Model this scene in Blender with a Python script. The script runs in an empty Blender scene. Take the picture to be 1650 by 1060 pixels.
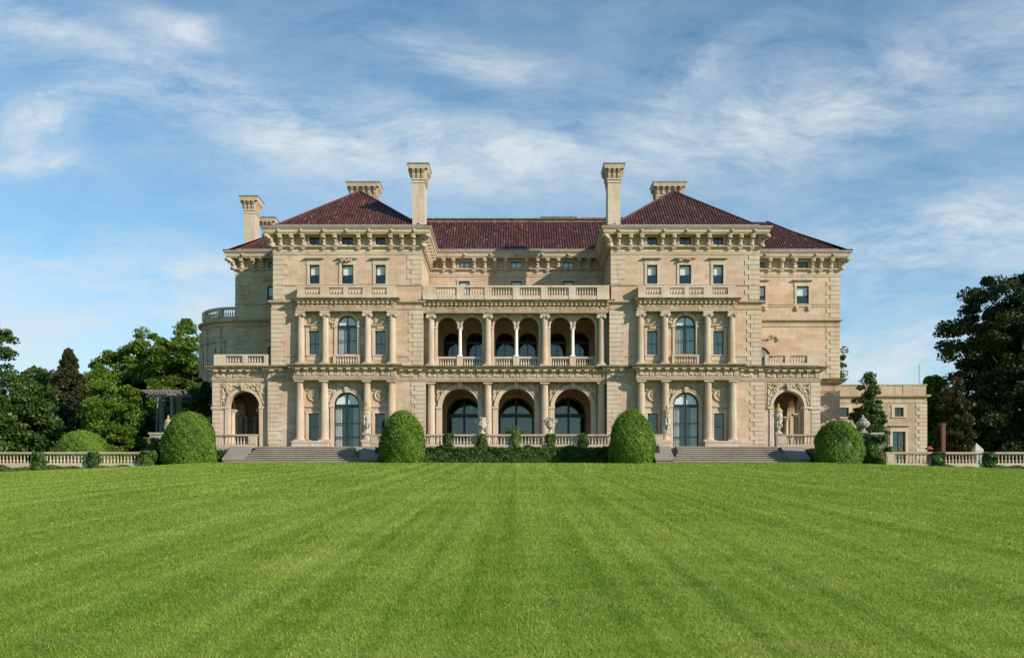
import bpy, bmesh, math, random
import numpy as np
from mathutils import Vector, Matrix, noise
from mathutils.geometry import tessellate_polygon
R = math.radians
random.seed(7)
NR = np.random.default_rng(7)
scene = bpy.context.scene
COL = scene.collection

# ------------------------------------------------------------------ camera, world, sun, exposure
SC, DIST = 17.0, 88.0            # photo pixels per metre on the pavilion fronts (y=0), camera distance
HX, HY = 832.0, 820.0            # where the axis of the house and the eye level fall in the 1650x1060 photograph
cd = bpy.data.cameras.new('camera'); cam = bpy.data.objects.new('camera', cd); COL.objects.link(cam)
cam.location = (0, -DIST, 0); cam.rotation_euler = (R(90), 0, 0)
cd.sensor_width = 36; cd.lens = 36*SC*DIST/1650
cd.shift_x = (825-HX)/1650; cd.shift_y = (HY-530)/1650
cd.clip_start = 0.1; cd.clip_end = 5000
scene.camera = cam

SUN_AZ, SUN_EL = 55.5, 25.0      # degrees to the right of the house's forward axis; elevation
sd = Vector((math.sin(R(SUN_AZ))*math.cos(R(SUN_EL)), -math.cos(R(SUN_AZ))*math.cos(R(SUN_EL)), math.sin(R(SUN_EL))))
sl = bpy.data.lights.new('sun', 'SUN'); sl.energy = 5.0; sl.angle = R(0.5); sl.color = (1.0, 0.895, 0.76)
so = bpy.data.objects.new('sun', sl); COL.objects.link(so); so.rotation_euler = sd.to_track_quat('Z', 'Y').to_euler()
so.location = sd*150

W = bpy.data.worlds.new('World'); scene.world = W; W.use_nodes = True
def N(nt, t, **kw):
    n = nt.nodes.new(t)
    for k, v in kw.items():
        if k in n.inputs: n.inputs[k].default_value = v
        else: setattr(n, k, v)
    return n
def L(nt, a, b): nt.links.new(a, b)
def M_(nt, op, a, b=None, c=None, clamp=False):
    n = nt.nodes.new('ShaderNodeMath'); n.operation = op; n.use_clamp = clamp
    for i, v in enumerate((a, b, c)):
        if v is None: continue
        if isinstance(v, (int, float)): n.inputs[i].default_value = v
        else: nt.links.new(v, n.inputs[i])
    return n.outputs[0]
def ramp(nt, fac, pts):
    n = nt.nodes.new('ShaderNodeValToRGB'); cr = n.color_ramp
    while len(cr.elements) < len(pts): cr.elements.new(0.5)
    for e, (p, c) in zip(cr.elements, pts):
        e.position = p; e.color = (c[0], c[1], c[2], 1) if not isinstance(c, (int, float)) else (c, c, c, 1)
    nt.links.new(fac, n.inputs[0]); return n.outputs[0]
def mixc(nt, fac, a, b, mode='MIX'):
    n = nt.nodes.new('ShaderNodeMix'); n.data_type = 'RGBA'; n.blend_type = mode
    for sock, v in ((n.inputs[0], fac), (n.inputs[6], a), (n.inputs[7], b)):
        if isinstance(v, (int, float)): sock.default_value = v
        elif isinstance(v, tuple): sock.default_value = (*v[:3], 1)
        else: nt.links.new(v, sock)
    return n.outputs[2]
wn = W.node_tree; wn.nodes.clear()
sky = N(wn, 'ShaderNodeTexSky', sky_type='NISHITA'); sky.sun_disc = False
sky.sun_elevation = R(SUN_EL); sky.sun_rotation = R(180-SUN_AZ)
sky.altitude = 0; sky.air_density = 1.0; sky.dust_density = 0.05; sky.ozone_density = 2.2
tc = N(wn, 'ShaderNodeTexCoord')
sep = N(wn, 'ShaderNodeSeparateXYZ'); L(wn, tc.outputs['Generated'], sep.inputs[0])
zc = M_(wn, 'MAXIMUM', M_(wn, 'ADD', sep.outputs[2], 0.10), 0.02)
cx_ = M_(wn, 'DIVIDE', sep.outputs[0], zc); cy_ = M_(wn, 'DIVIDE', sep.outputs[1], zc)
cmb = N(wn, 'ShaderNodeCombineXYZ'); L(wn, cx_, cmb.inputs[0]); L(wn, cy_, cmb.inputs[1])
def VM(op, a, b=None):
    n = N(wn, 'ShaderNodeVectorMath'); n.operation = op
    for i, v in enumerate((a, b)):
        if v is None: continue
        if isinstance(v, tuple): n.inputs[i].default_value = v
        else: L(wn, v, n.inputs[i])
    return n
def wnoise(vec, scale, loc, rot, stretch, detail, rough, dist, col=False):
    mp = N(wn, 'ShaderNodeMapping'); L(wn, vec, mp.inputs[0])
    mp.inputs['Location'].default_value = loc; mp.inputs['Rotation'].default_value = (0, 0, R(rot)); mp.inputs['Scale'].default_value = stretch
    n = N(wn, 'ShaderNodeTexNoise'); L(wn, mp.outputs[0], n.inputs['Vector'])
    n.inputs['Scale'].default_value = scale; n.inputs['Detail'].default_value = detail
    n.inputs['Roughness'].default_value = rough; n.inputs['Distortion'].default_value = dist
    return n.outputs[1 if col else 0]
# the banks of cirrus stand at bearings (tan azimuth) and heights (tan elevation) seen from the lawn
ay = M_(wn, 'MAXIMUM', M_(wn, 'ABSOLUTE', sep.outputs[1]), 0.05)
uv = N(wn, 'ShaderNodeCombineXYZ'); L(wn, M_(wn, 'DIVIDE', sep.outputs[0], ay), uv.inputs[0]); L(wn, M_(wn, 'DIVIDE', sep.outputs[2], ay), uv.inputs[1])
warp = VM('MULTIPLY', VM('SUBTRACT', wnoise(uv.outputs[0], 3.2, (1, 2, 3), 0, (1, 1.6, 1), 4, 0.5, 0.0, True), (0.5, 0.5, 0.5)).outputs[0], (0.20, 0.09, 0.0))
uvw = VM('ADD', uv.outputs[0], warp.outputs[0]).outputs[0]
BANKS = [(330, 150, 330, 46, 16, .68), (470, 240, 300, 45, 8, .42), (735, 95, 150, 32, 12, .55), (1270, 195, 480, 70, -9, .62), (850, 255, 260, 40, 0, .25), (1530, 385, 280, 60, -9, .95),
         (150, 430, 420, 50, 2, .6), (1480, 585, 380, 60, -3, .75), (150, 540, 400, 60, 0, .5), (300, 50, 90, 22, 8, .65), (70, 205, 110, 34, -18, .8), (40, 270, 90, 16, 0, .7), (1560, 60, 220, 45, -20, .35), (1180, 105, 90, 25, -25, .45), (40, 25, 80, 18, 25, .6), (1350, 480, 200, 22, 0, .3), (640, 190, 90, 25, 30, .35)]
tot = None
for (bx, by, rx, ry, an, amp) in BANKS:
    d = VM('SUBTRACT', uvw, ((bx-HX)/(SC*DIST), (HY-by)/(SC*DIST), 0)).outputs[0]
    ro = N(wn, 'ShaderNodeVectorRotate'); ro.rotation_type = 'Z_AXIS'; L(wn, d, ro.inputs['Vector']); ro.inputs['Angle'].default_value = R(an)
    q = VM('MULTIPLY', ro.outputs[0], (SC*DIST/rx, SC*DIST/ry, 0)).outputs[0]
    g_ = M_(wn, 'MULTIPLY', M_(wn, 'EXPONENT', M_(wn, 'MULTIPLY', VM('DOT_PRODUCT', q, q).outputs['Value'], -0.8)), amp)
    tot = g_ if tot is None else M_(wn, 'ADD', tot, g_)
w1 = wnoise(uvw, 4.5, (3, 1, 0), -10, (0.8, 2.0, 1), 12, 0.62, 0.0)
w2 = wnoise(uvw, 15.0, (9, 4, 2), 10, (0.7, 2.0, 1), 10, 0.72, 0.0)
wisp = M_(wn, 'ADD', M_(wn, 'MULTIPLY', ramp(wn, w1, [(0.38, 0.0), (0.64, 1.0)]), 0.66), M_(wn, 'MULTIPLY', ramp(wn, w2, [(0.36, 0.0), (0.64, 1.0)]), 0.50))
cov = M_(wn, 'ADD', M_(wn, 'MULTIPLY', tot, M_(wn, 'ADD', M_(wn, 'MULTIPLY', wisp, 1.12), 0.10)), M_(wn, 'MULTIPLY', wisp, 0.20))
hz_ = ramp(wn, sep.outputs[2], [(0.0, 0.42), (0.12, 0.10), (0.30, 0.0)])
cov = M_(wn, 'MINIMUM', M_(wn, 'ADD', cov, hz_), 0.92)
cov = M_(wn, 'MULTIPLY', cov, ramp(wn, M_(wn, 'ADD', M_(wn, 'MULTIPLY', sep.outputs[1], 0.5), 0.5), [(0.42, 0.12), (0.60, 1.0)]))
blue = mixc(wn, 1.0, sky.outputs[0], (0.86, 1.20, 1.24), 'MULTIPLY')
csky = mixc(wn, cov, blue, (5.5, 6.15, 6.55))
bg = N(wn, 'ShaderNodeBackground'); L(wn, csky, bg.inputs[0]); bg.inputs[1].default_value = 0.098
wo = N(wn, 'ShaderNodeOutputWorld'); L(wn, bg.outputs[0], wo.inputs[0])
scene.view_settings.view_transform = 'Standard'; scene.view_settings.look = 'None'
scene.view_settings.exposure = 0.38; scene.view_settings.gamma = 1.0

# ------------------------------------------------------------------ materials
def mat(name):
    m = bpy.data.materials.new(name); m.use_nodes = True; nt = m.node_tree
    b = nt.nodes['Principled BSDF']; return m, nt, b
def pos(nt): return N(nt, 'ShaderNodeNewGeometry').outputs['Position']
def noi(nt, vec, scale, detail=4, rough=0.55, dist=0.0, stretch=None):
    if stretch:
        mp = N(nt, 'ShaderNodeMapping'); L(nt, vec, mp.inputs[0]); mp.inputs['Scale'].default_value = stretch; vec = mp.outputs[0]
    n = N(nt, 'ShaderNodeTexNoise'); L(nt, vec, n.inputs['Vector'])
    n.inputs['Scale'].default_value = scale; n.inputs['Detail'].default_value = detail
    n.inputs['Roughness'].default_value = rough; n.inputs['Distortion'].default_value = dist
    return n.outputs[0]
def bump(nt, b, h, strength=0.3, dist=0.05):
    n = N(nt, 'ShaderNodeBump'); n.inputs['Strength'].default_value = strength; n.inputs['Distance'].default_value = dist
    L(nt, h, n.inputs['Height']); L(nt, n.outputs[0], b.inputs['Normal'])
def stone(name, ca, cb, cc, courses=0.42, moss=0.0, grime=0.35, joints=True):
    """limestone: ca main, cb warm patch, cc weathered grey-brown"""
    m, nt, b = mat(name); p = pos(nt)
    col = mixc(nt, ramp(nt, noi(nt, p, 0.35, 5, 0.6), [(0.38, 0.0), (0.66, 1.0)]), ca, cb)
    if joints:
        sp = N(nt, 'ShaderNodeSeparateXYZ'); L(nt, p, sp.inputs[0])
        cb_ = N(nt, 'ShaderNodeCombineXYZ'); L(nt, M_(nt, 'ADD', sp.outputs[0], M_(nt, 'MULTIPLY', sp.outputs[1], 1.0)), cb_.inputs[0]); L(nt, sp.outputs[2], cb_.inputs[1])
        br = N(nt, 'ShaderNodeTexBrick'); L(nt, cb_.outputs[0], br.inputs['Vector'])
        br.inputs['Scale'].default_value = 1.0; br.inputs['Brick Width'].default_value = 1.15; br.inputs['Row Height'].default_value = courses
        br.inputs['Mortar Size'].default_value = 0.012; br.inputs['Bias'].default_value = 0.0
        br.inputs['Color1'].default_value = (0.78, 0.77, 0.77, 1); br.inputs['Color2'].default_value = (1.12, 1.08, 1.05, 1); br.inputs['Mortar'].default_value = (0.80, 0.76, 0.71, 1)
        col = mixc(nt, 0.8, col, br.outputs[0], 'MULTIPLY')
    # streaky weathering and blotches
    st = ramp(nt, noi(nt, p, 1.1, 6, 0.65, 0.4, (1.6, 1.6, 0.35)), [(0.50, 0.0), (0.78, 1.0)])
    col = mixc(nt, M_(nt, 'MULTIPLY', st, grime), col, cc)
    drip = ramp(nt, noi(nt, p, 1.0, 5, 0.6, 0.1, (5.5, 5.5, 0.30)), [(0.56, 0.0), (0.72, 1.0)])
    col = mixc(nt, M_(nt, 'MULTIPLY', drip, grime*0.75), col, cc)
    hor = ramp(nt, noi(nt, p, 1.0, 4, 0.6, 0.2, (0.25, 0.25, 3.2)), [(0.45, 0.0), (0.75, 1.0)])
    col = mixc(nt, M_(nt, 'MULTIPLY', hor, 0.5), col, cb)
    fine = ramp(nt, noi(nt, p, 14, 4, 0.7), [(0.3, 0.86), (0.7, 1.08)])
    col = mixc(nt, 1.0, col, fine, 'MULTIPLY')
    if moss:
        mm = ramp(nt, noi(nt, p, 1.7, 5, 0.7, 0.5), [(0.40, 0.0), (0.58, 1.0)])
        mcol = mixc(nt, noi(nt, p, 4, 3), (0.14, 0.13, 0.04), (0.07, 0.06, 0.04))
        col = mixc(nt, M_(nt, 'MULTIPLY', mm, moss), col, mcol)
    L(nt, col, b.inputs['Base Color']); b.inputs['Roughness'].default_value = 0.85; b.inputs['Specular IOR Level'].default_value = 0.2
    bump(nt, b, noi(nt, p, 9, 5, 0.65), 0.35, 0.03)
    return m
CA, CB, CC = (0.52, 0.412, 0.315), (0.455, 0.325, 0.222), (0.17, 0.14, 0.115)
MS = stone('limestone', CA, CB, CC)
MT = stone('limestone_trim', (0.53, 0.44, 0.345), (0.44, 0.335, 0.235), (0.185, 0.155, 0.125), grime=0.5, joints=False)
MCOR = stone('cornice_limestone', (0.45, 0.355, 0.265), (0.37, 0.265, 0.18), (0.13, 0.11, 0.085), grime=0.75, joints=False)
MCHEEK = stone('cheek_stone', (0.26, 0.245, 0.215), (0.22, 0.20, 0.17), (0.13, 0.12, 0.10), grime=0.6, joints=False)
MMOSS = stone('limestone_mossy', (0.25, 0.21, 0.13), (0.21, 0.165, 0.10), (0.09, 0.08, 0.055), grime=0.85, joints=False, moss=0.9)
MREL = stone('limestone_carved', (0.47, 0.37, 0.27), (0.38, 0.29, 0.20), (0.14, 0.11, 0.08), grime=0.8, joints=False)
MGREY = stone('limestone_grey', (0.36, 0.33, 0.28), (0.32, 0.28, 0.225), (0.20, 0.18, 0.15), grime=0.5, joints=False)
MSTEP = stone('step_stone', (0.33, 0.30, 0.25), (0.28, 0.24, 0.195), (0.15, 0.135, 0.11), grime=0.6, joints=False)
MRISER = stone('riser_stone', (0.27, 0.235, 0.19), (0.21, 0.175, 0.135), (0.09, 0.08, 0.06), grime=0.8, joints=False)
MURN = stone('urn_marble', (0.50, 0.45, 0.37), (0.42, 0.36, 0.27), (0.15, 0.135, 0.11), grime=0.75, joints=False)
MURNS = stone('urn_stone', (0.34, 0.31, 0.26), (0.27, 0.24, 0.20), (0.12, 0.11, 0.09), grime=0.8, joints=False)
MLICH = stone('lichen_stone', (0.40, 0.31, 0.14), (0.34, 0.25, 0.12), (0.22, 0.17, 0.10), grime=0.5, joints=False)
MWHITE = stone('white_marble', (0.78, 0.74, 0.66), (0.74, 0.68, 0.58), (0.5, 0.45, 0.38), grime=0.2, joints=False)
MREL2 = stone('rusty_carved_limestone', (0.45, 0.32, 0.21), (0.40, 0.255, 0.15), (0.15, 0.11, 0.08), grime=0.7, joints=False)
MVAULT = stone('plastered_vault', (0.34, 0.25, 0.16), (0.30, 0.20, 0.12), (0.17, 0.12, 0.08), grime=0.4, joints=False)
def flat(name, c, rough=0.6, metal=0.0, var=0.25, scale=3.0, spec=0.5, bumpy=0.0):
    m, nt, b = mat(name); p = pos(nt)
    f = ramp(nt, noi(nt, p, scale, 5, 0.65), [(0.3, 1.0-var), (0.7, 1.0+var)])
    L(nt, mixc(nt, 1.0, c, f, 'MULTIPLY'), b.inputs['Base Color'])
    b.inputs['Roughness'].default_value = rough; b.inputs['Metallic'].default_value = metal; b.inputs['Specular IOR Level'].default_value = spec
    if bumpy: bump(nt, b, noi(nt, p, 20, 4), bumpy, 0.02)
    return m
MFRAME = flat('black_painted_sash', (0.012, 0.012, 0.014), 0.35)
MBLIND = flat('roller_blind', (0.74, 0.78, 0.74), 0.9, var=0.05)
MCURT = flat('curtain_cloth', (0.52, 0.52, 0.48), 0.9, var=0.12, scale=5)
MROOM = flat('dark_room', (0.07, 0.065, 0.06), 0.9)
MCAP = flat('lead_capping', (0.13, 0.13, 0.125), 0.6, var=0.4, scale=4)
MDECK = flat('roof_curb', (0.17, 0.12, 0.085), 0.8, var=0.6, scale=2.5)
MBARK = flat('bark', (0.045, 0.036, 0.028), 0.9, var=0.5, scale=6, bumpy=0.8)
MWOOD = flat('weathered_timber', (0.16, 0.14, 0.14), 0.85, var=0.4, scale=5)
MCOPPER = flat('verdigris_pipe', (0.11, 0.15, 0.135), 0.6, var=0.2)
MBRICK = flat('red_brick', (0.12, 0.05, 0.035), 0.9, var=0.4, scale=8)  # brick red with shadow on the brickwork put into the base colour
MDARKST = stone('shade_toned_stone', (0.17, 0.16, 0.145), (0.14, 0.13, 0.115), (0.08, 0.075, 0.065), grime=0.6, joints=False)  # weathered grey, darkened in the colour to stand in for shade on the pergola
MCANVAS = flat('white_canvas', (0.42, 0.38, 0.34), 0.9, var=0.08)
MRED = flat('red_cloth', (0.35, 0.05, 0.04), 0.9, var=0.1)
MIRON = flat('dark_iron', (0.03, 0.03, 0.032), 0.5)

# glass
MG, nt, b = mat('window_glass')
nt.nodes.remove(b)
ge = N(nt, 'ShaderNodeNewGeometry'); dp = N(nt, 'ShaderNodeVectorMath'); dp.operation = 'DOT_PRODUCT'; L(nt, ge.outputs['Normal'], dp.inputs[0]); L(nt, ge.outputs['Incoming'], dp.inputs[1])
fr = M_(nt, 'POWER', M_(nt, 'SUBTRACT', 1.0, M_(nt, 'ABSOLUTE', dp.outputs['Value'])), 5.0)
fac = M_(nt, 'ADD', M_(nt, 'MULTIPLY', fr, 0.88), 0.12, clamp=True)
gl = N(nt, 'ShaderNodeBsdfGlossy'); gl.inputs['Roughness'].default_value = 0.02; gl.inputs[0].default_value = (0.84, 0.76, 0.69, 1)
wob = N(nt, 'ShaderNodeBump'); wob.inputs['Strength'].default_value = 0.12; wob.inputs['Distance'].default_value = 0.03
L(nt, noi(nt, pos(nt), 0.9, 2), wob.inputs['Height']); L(nt, wob.outputs[0], gl.inputs['Normal'])
tr = N(nt, 'ShaderNodeBsdfTransparent'); tr.inputs[0].default_value = (0.86, 0.89, 0.90, 1)
mx = N(nt, 'ShaderNodeMixShader'); L(nt, fac, mx.inputs[0]); L(nt, tr.outputs[0], mx.inputs[1]); L(nt, gl.outputs[0], mx.inputs[2])
L(nt, mx.outputs[0], nt.nodes['Material Output'].inputs[0])

# roof tiles: tint attribute is random per tile
def tint(nt): 
    a = N(nt, 'ShaderNodeAttribute'); a.attribute_name = 'tint'; return a.outputs['Fac']
MTILE, nt, b = mat('clay_roof_tile')
tcol = ramp(nt, tint(nt), [(0.0, (0.030, 0.015, 0.017)), (0.3, (0.058, 0.020, 0.020)), (0.6, (0.088, 0.027, 0.025)), (0.9, (0.125, 0.042, 0.035)), (1.0, (0.16, 0.075, 0.06))])
tcol = mixc(nt, M_(nt, 'MULTIPLY', ramp(nt, noi(nt, pos(nt), 0.5, 5, 0.7), [(0.45, 0.0), (0.75, 1.0)]), 0.35), tcol, (0.07, 0.04, 0.035))
L(nt, tcol, b.inputs['Base Color']); b.inputs['Roughness'].default_value = 0.6; b.inputs['Specular IOR Level'].default_value = 0.35
bump(nt, b, noi(nt, pos(nt), 8, 4), 0.3, 0.02)

def leaf_mat(name, stops, trans=0.3, rough=0.5, spec=0.3):
    m, nt, b = mat(name)
    c = ramp(nt, tint(nt), stops)
    c = mixc(nt, M_(nt, 'MULTIPLY', ramp(nt, noi(nt, pos(nt), 0.35, 3), [(0.4, 0.0), (0.65, 1.0)]), 0.45), c, stops[-1][1])
    L(nt, c, b.inputs['Base Color']); b.inputs['Roughness'].default_value = rough; b.inputs['Specular IOR Level'].default_value = spec
    t = N(nt, 'ShaderNodeBsdfTranslucent'); L(nt, mixc(nt, 1.0, c, (1.2, 1.25, 0.5), 'MULTIPLY'), t.inputs[0])
    mx = N(nt, 'ShaderNodeMixShader'); mx.inputs[0].default_value = trans
    L(nt, b.outputs[0], mx.inputs[1]); L(nt, t.outputs[0], mx.inputs[2]); L(nt, mx.outputs[0], nt.nodes['Material Output'].inputs[0])
    return m
LF_TOPI = leaf_mat('topiary_leaf', [(0, (0.024, 0.064, 0.006)), (0.5, (0.078, 0.160, 0.012)), (1, (0.175, 0.27, 0.024))], 0.2)
_nt = LF_TOPI.node_tree
for _b in [n for n in _nt.nodes if n.type == 'BSDF_PRINCIPLED']:
    _src = _b.inputs['Base Color'].links[0].from_socket
    _br = ramp(_nt, noi(_nt, pos(_nt), 0.9, 5, 0.7, 0.3), [(0.60, 0.0), (0.74, 1.0)])
    L(_nt, mixc(_nt, M_(_nt, 'MULTIPLY', _br, 0.6), _src, (0.13, 0.11, 0.03)), _b.inputs['Base Color'])
LF_IVY = leaf_mat('ivy_leaf', [(0, (0.014, 0.036, 0.007)), (0.6, (0.034, 0.078, 0.011)), (1, (0.10, 0.15, 0.025))], 0.15)
LF_IVYL = leaf_mat('young_ivy_leaf', [(0, (0.06, 0.12, 0.02)), (0.6, (0.12, 0.21, 0.035)), (1, (0.2, 0.28, 0.06))], 0.3)
LF_OAK = leaf_mat('broad_leaf', [(0, (0.042, 0.088, 0.010)), (0.5, (0.095, 0.168, 0.017)), (1, (0.17, 0.245, 0.035))], 0.35)
LF_DARK = leaf_mat('dark_leaf', [(0, (0.010, 0.022, 0.007)), (0.6, (0.02, 0.04, 0.01)), (1, (0.05, 0.07, 0.02))], 0.18)
LF_CON = leaf_mat('conifer_needles', [(0, (0.018, 0.026, 0.009)), (0.6, (0.04, 0.048, 0.015)), (1, (0.075, 0.072, 0.022))], 0.15)
LF_MID = leaf_mat('mid_leaf', [(0, (0.020, 0.048, 0.010)), (0.5, (0.045, 0.09, 0.016)), (1, (0.09, 0.14, 0.03))], 0.25)

# lawn: mowing stripes towards the house, sheen of the laid grass painted into the colour
def lawn_colour(nt, blade=False):
    p = pos(nt); sp = N(nt, 'ShaderNodeSeparateXYZ'); L(nt, p, sp.inputs[0])
    wob = noi(nt, p, 0.05, 2); x = M_(nt, 'ADD', sp.outputs[0], M_(nt, 'MULTIPLY', wob, 1.2))
    s1 = M_(nt, 'MULTIPLY', M_(nt, 'SINE', M_(nt, 'MULTIPLY', x, 2*math.pi/1.55)), ramp(nt, noi(nt, p, 0.12, 3), [(0.35, 0.2), (0.65, 1.3)]))
    s2 = M_(nt, 'SINE', M_(nt, 'MULTIPLY', M_(nt, 'ADD', x, M_(nt, 'MULTIPLY', sp.outputs[1], 0.35)), 2*math.pi/7.7))
    s3 = noi(nt, p, 1.0, 4, 0.55, 0, (1.5, 0.022, 0.02))
    s4 = noi(nt, p, 0.22, 5, 0.65, 0.3, (0.6, 1.2, 1))
    v = M_(nt, 'ADD', M_(nt, 'MULTIPLY', s1, 0.06), M_(nt, 'MULTIPLY', s2, 0.04))
    s5 = noi(nt, p, 1.6, 5, 0.7, 0.5, (0.6, 1.2, 1)); v = M_(nt, 'ADD', v, M_(nt, 'MULTIPLY', M_(nt, 'SUBTRACT', s5, 0.5), 0.75))
    v = M_(nt, 'ADD', v, M_(nt, 'ADD', M_(nt, 'MULTIPLY', M_(nt, 'SUBTRACT', s3, 0.5), 0.85), M_(nt, 'MULTIPLY', M_(nt, 'SUBTRACT', s4, 0.5), 0.75)))
    s6 = noi(nt, p, 1.0, 3, 0.5, 0, (4.0, 0.035, 0.02)); v = M_(nt, 'ADD', v, M_(nt, 'MULTIPLY', M_(nt, 'SUBTRACT', s6, 0.5), 0.8))
    v = M_(nt, 'ADD', v, 0.5, clamp=True)
    if blade:
        v = M_(nt, 'ADD', M_(nt, 'MULTIPLY', v, 0.56), M_(nt, 'MULTIPLY', tint(nt), 0.44))
    else:
        n2 = noi(nt, p, 6.0, 5, 0.75); v = M_(nt, 'ADD', M_(nt, 'MULTIPLY', v, 0.62), M_(nt, 'MULTIPLY', n2, 0.38))
    c = ramp(nt, v, [(0.15, (0.082, 0.158, 0.013)), (0.42, (0.172, 0.258, 0.029)), (0.68, (0.272, 0.342, 0.060)), (0.92, (0.44, 0.46, 0.14))])
    dry = ramp(nt, noi(nt, p, 0.95, 5, 0.75, 0.3, (0.45, 1, 1)), [(0.56, 0.0), (0.70, 1.0)])
    return mixc(nt, M_(nt, 'MULTIPLY', dry, 0.42), c, (0.36, 0.34, 0.13)), p
MLAWN, nt, b = mat('mown_lawn'); c, p = lawn_colour(nt); L(nt, mixc(nt, 1.0, c, (0.86, 0.87, 0.80), 'MULTIPLY'), b.inputs['Base Color']); b.inputs['Roughness'].default_value = 0.9; b.inputs['Specular IOR Level'].default_value = 0.1  # sheet colour darkened to stand in for self-shadow among the blades
bump(nt, b, noi(nt, p, 25, 4, 0.8), 0.6, 0.04)
MBLADE, nt, b = mat('grass_blade'); c, p = lawn_colour(nt, True); L(nt, c, b.inputs['Base Color']); b.inputs['Roughness'].default_value = 0.55; b.inputs['Specular IOR Level'].default_value = 0.25
t = N(nt, 'ShaderNodeBsdfTranslucent'); L(nt, mixc(nt, 1.0, c, (1.3, 1.3, 0.6), 'MULTIPLY'), t.inputs[0]); mx = N(nt, 'ShaderNodeMixShader'); mx.inputs[0].default_value = 0.35
L(nt, b.outputs[0], mx.inputs[1]); L(nt, t.outputs[0], mx.inputs[2]); L(nt, mx.outputs[0], nt.nodes['Material Output'].inputs[0])

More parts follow.
